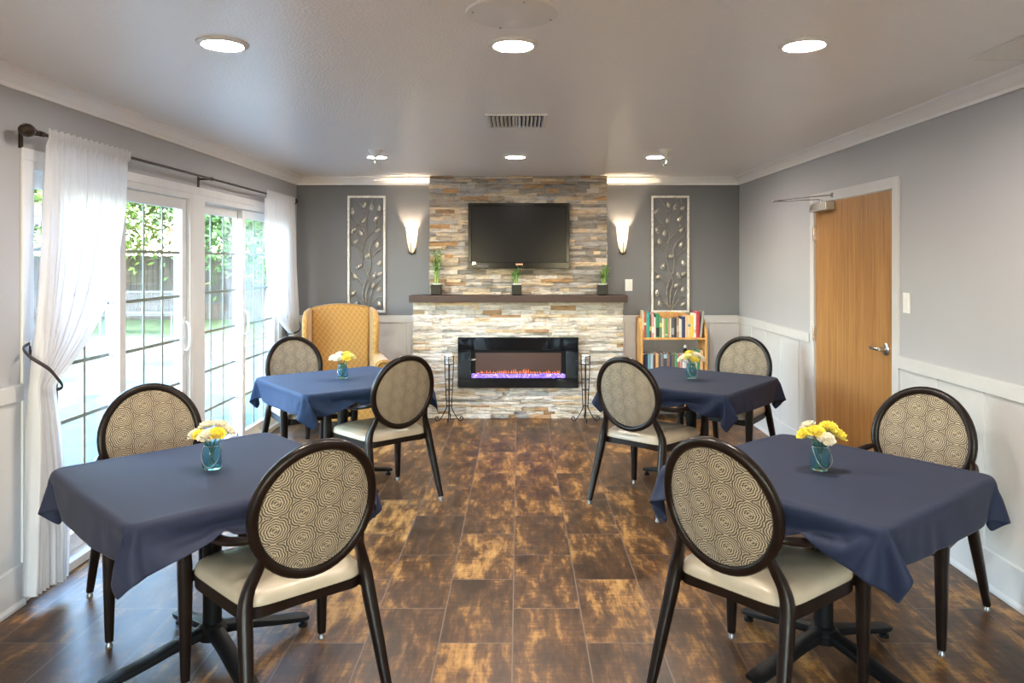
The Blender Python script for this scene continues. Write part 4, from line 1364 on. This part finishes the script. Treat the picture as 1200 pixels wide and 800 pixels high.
def bouquet(where, x, y, spec, seed):
    """spec: list of (dx, dy, dz, colour, size, position words)"""
    z = TH + .009
    j = thing('mason_jar', 'teal glass jar with a wire handle on the %s table' % where, 'jar', (x, y, z), 0, 'teal glass flower jars')
    prof = [(0, .002), (.030, .001), (.035, .006), (.0365, .02), (.0365, .070), (.033, .082), (.0285, .088), (.0285, .104), (.030, .106),
            (.0275, .106), (.0262, .103), (.0262, .089), (.031, .081), (.0340, .069), (.0340, .02), (.030, .009), (0, .008)]
    MB().lathe(prof, 32, cap=False).build('jar_body', 'jar', j, smooth=True)
    b = MB().tube([(.030 * math.cos(t), .030 * math.sin(t), .094) for t in [2 * PI * q / 24 for q in range(24)]], .0011, 6, closed=True)
    sg = 1 if seed % 2 else -1
    P = [(-.030, -.004, .094), (-.030, -.030, .06), (-.012, -.044, .024), (.014, -.045, .018), (.036, -.034, .045), (.035, -.008, .08), (.030, .0, .094)]
    b.tube(P, .0011, 6, sub=5)
    b.build('wire_handle', 'chrome', j, smooth=True)
    rr = random.Random(seed)
    for i, (dx, dy, dz, colr, sz, words) in enumerate(spec):
        nm = {'w': 'white', 'y': 'yellow', 'c': 'pale yellow'}[colr]
        f = thing('carnation', '%s carnation %s of the bouquet on the %s table' % (nm, words, where), 'flower', (x, y, z + .008), 0, 'carnations on the %s table' % where)
        top = Vector((dx, dy, .118 + dz))
        fl = carnation_mesh(seed * 10 + i)
        R = Matrix.Rotation(rr.uniform(0, 6), 3, 'Z')
        tilt = Vector((dx * 9, dy * 9, 1)).normalized()
        q = Vector((0, 0, 1)).rotation_difference(tilt).to_matrix()
        fl.v = [tuple(q @ R @ (Vector(v) * sz * 1.32) + top) for v in fl.v]
        mt = {'w': 'petal_white', 'y': 'petal_yellow', 'c': 'petal_cream'}[colr]
        fl.build('bloom', mt, f, smooth=False)
        sx, sy = -dx * .25, -dy * .25
        rim = Vector((dx * .28, dy * .28, .086))
        b = MB().tube([(sx, sy, .004), tuple(rim * .5 + Vector((sx * .5, sy * .5, 0))), tuple(rim), tuple(rim.lerp(top, .6) + Vector((0, 0, .006))), tuple(top)], [.0016, .0018, .0018, .0018, .003], 7, sub=4, up=(0, 1, 0))
        b.build('stem', 'stem', f, smooth=True)
BQ1 = [(-.055, -.01, .000, 'w', 1.05, 'at the left edge'), (-.030, -.040, .008, 'y', .9, 'left of the front'), (.0, -.050, .002, 'w', 1.1, 'at the front centre'), (.034, -.040, .010, 'y', 1.1, 'right of the front'),
       (.058, .005, .012, 'w', .95, 'at the right edge'), (-.025, .018, .026, 'w', 1.1, 'at the back left'), (.022, .020, .028, 'w', 1.1, 'at the back right')]
BQ2 = [(-.058, -.01, .006, 'y', 1.05, 'at the left edge'), (-.026, -.028, .018, 'y', 1.1, 'left of the front'), (.002, -.052, -.004, 'w', 1.1, 'low at the front'), (.028, -.012, .030, 'y', 1.15, 'at the top centre'),
       (.060, -.012, .002, 'y', 1.15, 'at the right edge'), (-.030, .03, .028, 'w', 1.0, 'at the back left'), (.030, .03, .015, 'y', 1.0, 'at the back right')]
BQ3 = [(-.055, -.01, .006, 'w', 1.15, 'at the left edge'), (-.018, -.040, .002, 'w', 1.15, 'left of the front'), (.030, -.038, .008, 'y', 1.1, 'right of the front'), (.055, 0, .012, 'c', 1.1, 'at the right edge'),
       (-.022, .02, .024, 'w', 1.1, 'at the back left'), (.024, .024, .026, 'y', 1.05, 'at the back right')]
BQ4 = [(-.060, -.01, -.002, 'w', 1.1, 'at the left edge'), (-.028, -.030, .016, 'c', 1.15, 'left of the front'), (.012, -.045, .000, 'y', 1.0, 'low at the front'), (.030, -.010, .022, 'w', 1.15, 'right of the centre'),
       (.062, 0, .0, 'w', 1.15, 'at the right edge'), (-.008, .015, .032, 'y', 1.15, 'at the top centre'), (.028, .035, .014, 'w', 1.0, 'at the back')]
bouquet('front left', -1.221, 2.945, BQ1, 3)
bouquet('front right', 1.192, 2.93, BQ2, 4)
bouquet('far left', -1.238, 5.20, BQ3, 5)
bouquet('far right', 1.209, 5.19, BQ4, 6)

# ------------------------------------------------------------------ wing armchair
def armchair():
    o = thing('wingback_armchair', 'golden yellow wingback armchair with lattice pattern in the back left corner', 'armchair', (-1.665, 6.93, 0), math.radians(14))
    # local: faces -Y
    def cushion(name, x0, x1, y0, y1, z0, z1, r=.03, mat='gold', skew=0):
        b = MB().box(x0, x1, y0, y1, z0, z1)
        if skew:
            b.v = [(x, y + skew * (z - z0), z) for x, y, z in b.v]
        return b.build(name, mat, o, bevel=r, seg=4, smooth=True, angle=60)
    cushion('seat_base', -.34, .34, -.33, .30, .14, .36, .02)
    cushion('seat_cushion', -.265, .265, -.37, .20, .36, .48, .04)
    # back: gently arched top
    b = MB(); n = 20
    def bk(off):
        P = []
        for i in range(n + 1):
            x = -.28 + .56 * i / n
            P.append((x, 1.125 + .035 * (1 - (x / .28) ** 2)))
        return P
    top = bk(0)
    vs = []; fs = []
    for yoff in (0, .13):
        for x, zt in top:
            vs.append((x * .93, .17 + yoff, .40)); vs.append((x, .235 + yoff + .06 * .8, zt))
    m = (n + 1) * 2
    for i in range(n):
        a = 2 * i
        fs.append((a, a + 2, a + 3, a + 1)); fs.append((m + a, m + a + 1, m + a + 3, m + a + 2))
        fs.append((a + 1, a + 3, m + a + 3, m + a + 1)); fs.append((a, m + a, m + a + 2, a + 2))
    fs.append((0, 1, m + 1, m)); e = 2 * n; fs.append((e, m + e, m + e + 1, e + 1))
    b.add(vs, fs)
    b.build('backrest', 'gold', o, bevel=.025, seg=3, smooth=True, angle=50)
    for s in (-1, 1):
        # wing: side panel with curved front edge
        prof = [(.36, .56), (-.02, .58), (.015, .66), (-.01, .78), (-.045, .92), (-.04, 1.04), (.01, 1.09), (.10, 1.115), (.40, 1.12)]
        b = MB().prism(prof, 'x', s * .262, s * .318)
        b.v = [(x + s * (.12 * max(0, .25 - y)), y, z) for x, y, z in b.v]
        b.build('wing', 'gold', o, bevel=.022, seg=4, smooth=True, angle=50)
        # rolled arm
        b = MB()
        b.box(min(s * .27, s * .37), max(s * .27, s * .37), -.33, .30, .14, .62)
        b.build('arm_panel', 'gold', o, bevel=.02, seg=3, smooth=True, angle=50)
        b = MB().tube([(s * .375, -.36, .625), (s * .37, -.2, .63), (s * .355, .05, .64), (s * .325, .26, .65)], [(.082, .062), (.080, .06), (.07, .058), (.06, .05)], 24, sub=4, up=(0, 0, 1), e=2.2)
        a = b.build('armrest', 'gold', o, smooth=True, angle=50)
        b = MB().tube([(s * .375 + .060 * math.cos(t) , -.364, .625 + .045 * math.sin(t)) for t in [2 * PI * q / 24 for q in range(24)]], .007, 8, closed=True, up=(0, 1, 0))
        b.build('piping', 'gold', a, smooth=True)
        for yy in (-.30, .26):
            MB().tube([(s * .29, yy, 0), (s * .29, yy, .15)], [(.018, .018), (.028, .028)], 10, e=3).build('leg', 'frame_dark', o, smooth=True)
armchair()

# ------------------------------------------------------------------ bookcase and books
BKX0, BKX1, BKF, BKB = 1.205, 1.86, 7.29, 7.62
bc = thing('bookcase', 'honey pine bookcase with open shelves of books against the back wall', 'bookcase', (0, 0, 0))
def sidep(x0, x1):
    # profile in (y, z): deeper at the bottom, scooped at the top
    prof = [(BKF - .03, 0), (BKF - .03, .40), (BKF - .02, .47), (BKF + .03, .52), (BKF, .78), (BKF + .01, .84), (BKF + .07, .90), (BKF + .09, 1.0), (BKF + .13, 1.03), (BKB, 1.03), (BKB, 0)]
    return MB().prism(prof, 'x', x0, x1)
prof = [(BKF, 0), (BKF, .84), (BKF + .02, .90), (BKF + .09, .96), (BKF + .12, 1.0), (BKB, 1.0), (BKB, 0)]
MB().prism(prof, 'x', BKX0, BKX0 + .02).build('side_panel', 'pine', bc, bevel=.003)
MB().prism(prof, 'x', BKX1 - .02, BKX1).build('side_panel', 'pine', bc, bevel=.003)
for z in (.10, .44, .80):
    MB().box(BKX0 + .02, BKX1 - .02, BKF + .01, BKB - .02, z, z + .02).build('shelf', 'pine', bc, bevel=.002)
b = MB(); n = 16
poly = [(BKX0 + .02, .93)] + [(BKX0 + .02 + (BKX1 - BKX0 - .04) * i / n, 1.02 + .035 * math.sin(PI * i / n)) for i in range(n + 1)] + [(BKX1 - .02, .93)]
b.prism(poly, 'y', BKB - .02, BKB)
b.build('back_rail', 'pine', bc)
def book(x, w, hgt, dep, col, label, zs, group, lean=0, band=None, dz=0):
    o = thing('book', label, 'book', (x, BKF + .035, zs), 0, group)
    b = MB()
    b.box(0, .0022, 0, dep, 0, hgt).box(w - .0022, w, 0, dep, 0, hgt)
    # rounded spine
    n = 6; vs = []; fs = []
    for z in (0, hgt):
        for i in range(n + 1):
            u = i / n; vs.append((u * w, -.004 * math.sin(PI * u), z))
        for i in range(n, -1, -1):
            u = i / n; vs.append((u * w, .002 - .003 * math.sin(PI * u), z))
    m = 2 * (n + 1)
    for i in range(m):
        fs.append((i, (i + 1) % m, m + (i + 1) % m, m + i))
    fs.append(tuple(range(m))); fs.append(tuple(range(m, 2 * m)))
    b.add(vs, fs)
    c = b.build('cover', book_mat(col), o, smooth=True, angle=30)
    MB().box(.0024, w - .0024, .003, dep - .004, .003, hgt - .004).build('pages', 'candle', o)
    if band:
        bz0, bz1, bc_ = band
        MB().box(w * .06, w * .94, -.0052, -.002, hgt * bz0, hgt * bz1).build('spine_label', book_mat(bc_), o)
    if lean:
        o.rotation_euler = (0, lean, 0)
    return o
def shelf_row(items, zs, group, x, where):
    prev = None
    for it in items:
        w, hgt, col, nm = it[:4]
        band = it[4] if len(it) > 4 else None
        lean = it[5] if len(it) > 5 else 0
        lab = '%s on the %s' % (nm, where)
        book(x, w, hgt, .15, col, lab, zs, group, lean, band)
        x += w + .0012
    return x
up = [(.012, .265, (.66, .52, .34), 'thin tan book at the left end'), (.024, .245, (.42, .09, .05), 'rust red book second from the left', (.5, .6, (.7, .6, .4))),
      (.030, .250, (.02, .34, .30), 'tall teal book'), (.020, .222, (.12, .07, .04), 'dark brown book right of the teal one', (.3, .5, (.6, .5, .1))),
      (.024, .238, (.62, .30, .30), 'pink spined book', (.2, .45, (.8, .75, .7))), (.018, .200, (.70, .68, .62), 'pale grey book right of the pink one'),
      (.036, .236, (.03, .22, .10), 'tall green book with a black lower label', (.05, .42, (.02, .02, .02))), (.026, .205, (.18, .26, .16), 'dark green book with a yellow band', (.5, .7, (.65, .6, .2))),
      (.016, .190, (.72, .66, .50), 'slim cream book right of the green ones'), (.010, .185, (.55, .40, .22), 'thin brown book'),
      (.030, .185, (.12, .32, .10), 'leaf green book', (.1, .2, (.5, .5, .3))), (.018, .186, (.45, .26, .20), 'brown pink book'), (.014, .190, (.72, .64, .46), 'narrow cream book'),
      (.030, .190, (.10, .09, .10), 'black book with grey marks', (.15, .5, (.35, .33, .34))), (.022, .192, (.03, .03, .04), 'plain black book'),
      (.026, .194, (.34, .24, .15), 'brown mottled book', (.3, .6, (.5, .42, .3))), (.014, .186, (.78, .72, .62), 'narrow white book'), (.012, .18, (.70, .62, .5), 'narrow beige book'),
      (.034, .204, (.03, .05, .13), 'navy blue book', ), (.024, .216, (.82, .50, .30), 'peach book', ), (.028, .214, (.86, .55, .28), 'orange book with a blue mark', (.5, .62, (.15, .3, .45))),
      (.030, .216, (.84, .58, .08), 'yellow book'), (.026, .238, (.80, .76, .70), 'white book with an orange label', (.2, .34, (.8, .4, .2))), (.034, .255, (.50, .04, .06), 'crimson book'),
      (.022, .262, (.36, .34, .31), 'leaning grey book at the right end', None, .10)]
sc_ = (BKX1 - .02 - BKX0 - .02 - .03) / sum(i[0] + .0012 for i in up)
up = [(i[0] * sc_,) + i[1:] for i in up]
shelf_row(up, .82, 'books on the top shelf', BKX0 + .022, 'top shelf of the pine bookcase')
lo = [(.020, .19, (.03, .03, .03), 'black book at the left end'), (.024, .20, (.03, .05, .12), 'dark navy book'), (.026, .195, (.20, .42, .52), 'light blue book', (.1, .2, (.7, .7, .7))), (.022, .20, (.45, .62, .60), 'pale teal book'),
      (.022, .19, (.14, .05, .05), 'maroon book'), (.026, .20, (.66, .40, .18), 'tan book'), (.018, .19, (.10, .08, .07), 'dark brown book right of the tan one'), (.024, .198, (.20, .20, .22), 'charcoal book'),
      (.032, .206, (.08, .07, .08), 'thick black book with a teal label', (.75, .95, (.4, .6, .6))), (.022, .20, (.32, .16, .10), 'red brown book'), (.020, .19, (.05, .06, .12), 'slim navy book'), (.026, .196, (.16, .12, .08), 'dark umber book', (.2, .3, (.7, .5, .1))),
      (.022, .20, (.08, .36, .20), 'emerald green book'), (.024, .19, (.40, .16, .08), 'rust brown book'), (.020, .195, (.55, .30, .28), 'dusty pink book'), (.034, .20, (.74, .72, .70), 'thick white book'),
      (.026, .19, (.35, .36, .40), 'grey blue book'), (.024, .20, (.12, .12, .13), 'graphite book'), (.026, .19, (.5, .46, .38), 'stone coloured book'), (.022, .22, (.62, .58, .44), 'tall cream book'), (.024, .235, (.05, .24, .10), 'tall green book'), (.030, .23, (.70, .46, .26), 'tall tan book at the right end')]
sc_ = (BKX1 - .02 - BKX0 - .02 - .012) / sum(i[0] + .0012 for i in lo)
lo = [(i[0] * sc_,) + i[1:] for i in lo]
shelf_row(lo, .46, 'books on the middle shelf', BKX0 + .022, 'middle shelf of the pine bookcase')
# small figurine standing on top of the middle row
o = thing('figurine', 'small white headed figurine on top of the books of the middle shelf', 'figurine', (1.66, BKF + .09, .665))
MB().lathe([(0, 0), (.022, 0), (.024, .01), (.016, .03), (.010, .045), (0, .046)], 16).build('body', 'black_metal', o, smooth=True)
MB().sphere((0, 0, .058), (.015, .015, .018), 14, 10).build('head', 'candle', o, smooth=True)

# ------------------------------------------------------------------ outdoors
GZ = -.10
def ground(name, label, cat, x0, x1, y0, y1, z0, z1, mat, kind=None):
    o = MB().box(x0, x1, y0, y1, z0, z1).build(name, mat)
    if kind: o['kind'] = kind
    else: tag(o, label, cat)
    return o
struct(MB().box(-5.2, XL - .15, -6, 30, GZ - .1, GZ).build('patio_slab', 'concrete'))
struct(MB().box(-60, -5.2, -20, 60, GZ - .12, GZ - .02).build('lawn_ground', 'lawn'))
g = MB().box(-30, -5.6, 14.9, 21, GZ - .03, GZ + .01).build('lawn_strip', 'grass'); struct(g)
struct(MB().box(-30, -5.2, 13.4, 14.9, GZ - .03, GZ + .02).build('garden_path', 'concrete'))
o = MB().box(-30, -5.25, 13.2, 13.4, GZ - .03, GZ + .28).build('low_wall', 'curb', bevel=.02); tag(o, 'low pale block garden wall outside the glass doors', 'garden wall')
# fence
fe = thing('fence', 'weathered wooden board fence at the back of the garden', 'fence', (0, 0, 0))
b = MB(); rr = random.Random(2)
for k in range(170):
    x = -31 + k * .155
    b.box(x, x + .148, 21 + rr.uniform(-.005, .005), 21.022, GZ, 1.72 + rr.uniform(-.01, .01))
b.build('boards', 'grey_wood', fe)
b = MB()
for k in range(200):
    y = -6 + k * .155
    b.box(-31.02, -31.0, y, y + .148, GZ, 1.72 + rr.uniform(-.01, .01))
b.build('side_boards', 'grey_wood', fe)
# bench
be = thing('garden_bench', 'dark metal garden bench with woven back on the far lawn', 'bench', (-8.6, 16.8, GZ + .01))
b = MB(); 
for k in range(34):
    x = -.83 + 1.66 * k / 33
    b.tube([(x, .22, .50), (x + .05, .30, .94)], .009, 6); b.tube([(x + .05, .22, .50), (x, .30, .94)], .009, 6)
b.build('backrest', 'wicker', be)
MB().box(-.87, .87, .20, .24, .44, .50).box(-.87, .87, .28, .33, .92, .97).build('back_rails', 'bench_metal', be)
b = MB()
for k in range(8):
    b.box(-.85, .85, -.25 + k * .06, -.21 + k * .06, .43, .45)
b.build('seat', 'wicker', be)
for sx in (-.8, .8):
    for yy in (-.22, .26):
        MB().tube([(sx, yy, 0), (sx, yy * .8, .44)], .02, 8).build('leg', 'bench_metal', be)
    MB().tube([(sx, -.2, .44), (sx, -.22, .62), (sx, .26, .66)], .02, 8).build('arm', 'bench_metal', be)
# gazebo with diagonal braces
gz = thing('gazebo', 'weathered wooden gazebo frame with diagonal braces in the garden', 'gazebo', (-11.3, 15.4, GZ))
for sx in (-1.5, 1.5):
    for sy in (-1.2, 1.2):
        MB().box(sx - .07, sx + .07, sy - .07, sy + .07, 0, 2.5).build('post', 'beam_wood', gz)
        d = -1 if sx > 0 else 1
        MB().tube([(sx, sy, 1.75), (sx + d * .7, sy, 2.5)], (.05, .05), 4, e=2, up=(0, 1, 0)).build('brace', 'beam_wood', gz)
b = MB()
for sy in (-1.2, 1.2):
    b.box(-1.9, 1.9, sy - .06, sy + .06, 2.48, 2.66)
b.build('beam', 'beam_wood', gz)
b = MB()
for k in range(9):
    x = -1.7 + 3.4 * k / 8
    b.box(x - .03, x + .03, -1.6, 1.6, 2.66, 2.78)
b.build('rafters', 'beam_wood', gz)
def tree(label, x, y, hgt, r, mat, seed, n=15000, tr=.12, ground_z=GZ):
    rr = random.Random(seed)
    o = thing('tree', label, 'tree', (x, y, ground_z), 0, 'garden trees outside the glass doors')
    tk = MB().tube([(0, 0, 0), (.1, .05, hgt * .35), (-.05, .1, hgt * .6), (.05, 0, hgt * .85)], [tr, tr * .8, tr * .5, tr * .2], 10, sub=4, up=(0, 1, 0))
    for k in range(7):
        a = rr.uniform(0, 2 * PI); z = hgt * rr.uniform(.35, .7)
        tk.tube([(0, 0, z), (r * .4 * math.cos(a), r * .4 * math.sin(a), z + hgt * .12), (r * .75 * math.cos(a), r * .75 * math.sin(a), z + hgt * .18)], [tr * .4, tr * .25, tr * .08], 7, sub=3, up=(0, 0, 1))
    tk.build('trunk', 'bark', o, smooth=True)
    b = MB()
    cl = [(rr.gauss(0, .42) * r, rr.gauss(0, .42) * r, hgt * .72 + rr.gauss(0, .16) * hgt) for _ in range(34)]
    for k in range(n):
        c = rr.choice(cl); q = r * .30
        p = Vector((c[0] + rr.gauss(0, q), c[1] + rr.gauss(0, q), c[2] + rr.gauss(0, q * .8)))
        s = rr.uniform(.07, .13)
        d = Vector((rr.uniform(-1, 1), rr.uniform(-1, 1), rr.uniform(-1, .6))).normalized()
        w = d.cross(Vector((rr.uniform(-1, 1), rr.uniform(-1, 1), rr.uniform(-1, 1)))).normalized() * s * .4
        b.add([p, p + d * s + w, p + d * s * 2, p + d * s - w], [(0, 1, 2, 3)])
    b.build('crown', mat, o)
tree('broad bright green tree behind the fence, seen past the near sheer curtain', -13.5, 22.8, 6.5, 2.8, 'leaf_a', 1)
tree('golden green tree seen above the garden bench', -9.6, 22.6, 6.2, 2.6, 'leaf_c', 2)
tree('deep green tree behind the fence between the two pairs of glass doors', -6.3, 23.2, 6.4, 2.8, 'leaf_b', 3)
tree('pale green tree beyond the far glass door panel', -12.0, 30, 7.5, 3.2, 'leaf_a', 4)
tree('deep green tree by the side fence left of the gazebo', -18, 17.5, 6.0, 2.8, 'leaf_b', 5)
tree('small golden tree at the side fence nearest the house', -17.5, 12, 5.5, 2.5, 'leaf_c', 6)

tree('young bright tree in front of the fence left of the garden bench', -11.8, 18.6, 5.0, 2.0, 'leaf_a', 8, 14000, .08)
tree('deep green tree in front of the fence right of the garden bench', -6.6, 19.2, 5.2, 2.0, 'leaf_b', 9, 14000, .08)

# ------------------------------------------------------------------ light
w = bpy.data.worlds.new('world'); S.world = w; w.use_nodes = True
nt = w.node_tree
bg = nt.nodes['Background']
sky = nt.nodes.new('ShaderNodeTexSky')
sky.sky_type = 'NISHITA'
sky.sun_disc = False
sky.sun_elevation = math.radians(48)
sky.sun_rotation = math.radians(150)
sky.air_density = 1.3; sky.dust_density = .6; sky.ozone_density = 1.3
nt.links.new(sky.outputs[0], bg.inputs[0])
bg.inputs[1].default_value = 3.2
sd = bpy.data.lights.new('sun', 'SUN'); so = bpy.data.objects.new('sun', sd); COL.objects.link(so)
sd.energy = 7.5; sd.angle = math.radians(1.0); sd.color = (1, .95, .86)
# sun stands behind the house, to the right of and behind the camera
d = Vector((-.74, .34, -.60)); so.rotation_euler = d.to_track_quat('-Z', 'Y').to_euler()
for s_ in (-1, 1):  # portals of the windows added behind the camera
  pd = bpy.data.lights.new('window_portal', 'AREA'); po = bpy.data.objects.new('window_portal', pd); COL.objects.link(po)
  pd.shape = 'RECTANGLE'; pd.size = 1.25; pd.size_y = 1.6; pd.cycles.is_portal = True
  po.location = (s_ * 1.475, YF - .17, 1.15); po.rotation_euler = Vector((0, 1, 0)).to_track_quat('-Z', 'Z').to_euler()
for y0, y1 in (W1, W2):
    pd = bpy.data.lights.new('door_portal', 'AREA'); po = bpy.data.objects.new('door_portal', pd); COL.objects.link(po)
    pd.shape = 'RECTANGLE'; pd.size = y1 - y0; pd.size_y = 2.0
    pd.cycles.is_portal = True
    po.location = (XL - .16, (y0 + y1) / 2, 1.03)
    po.rotation_euler = Vector((1, 0, 0)).to_track_quat('-Z', 'Z').to_euler()
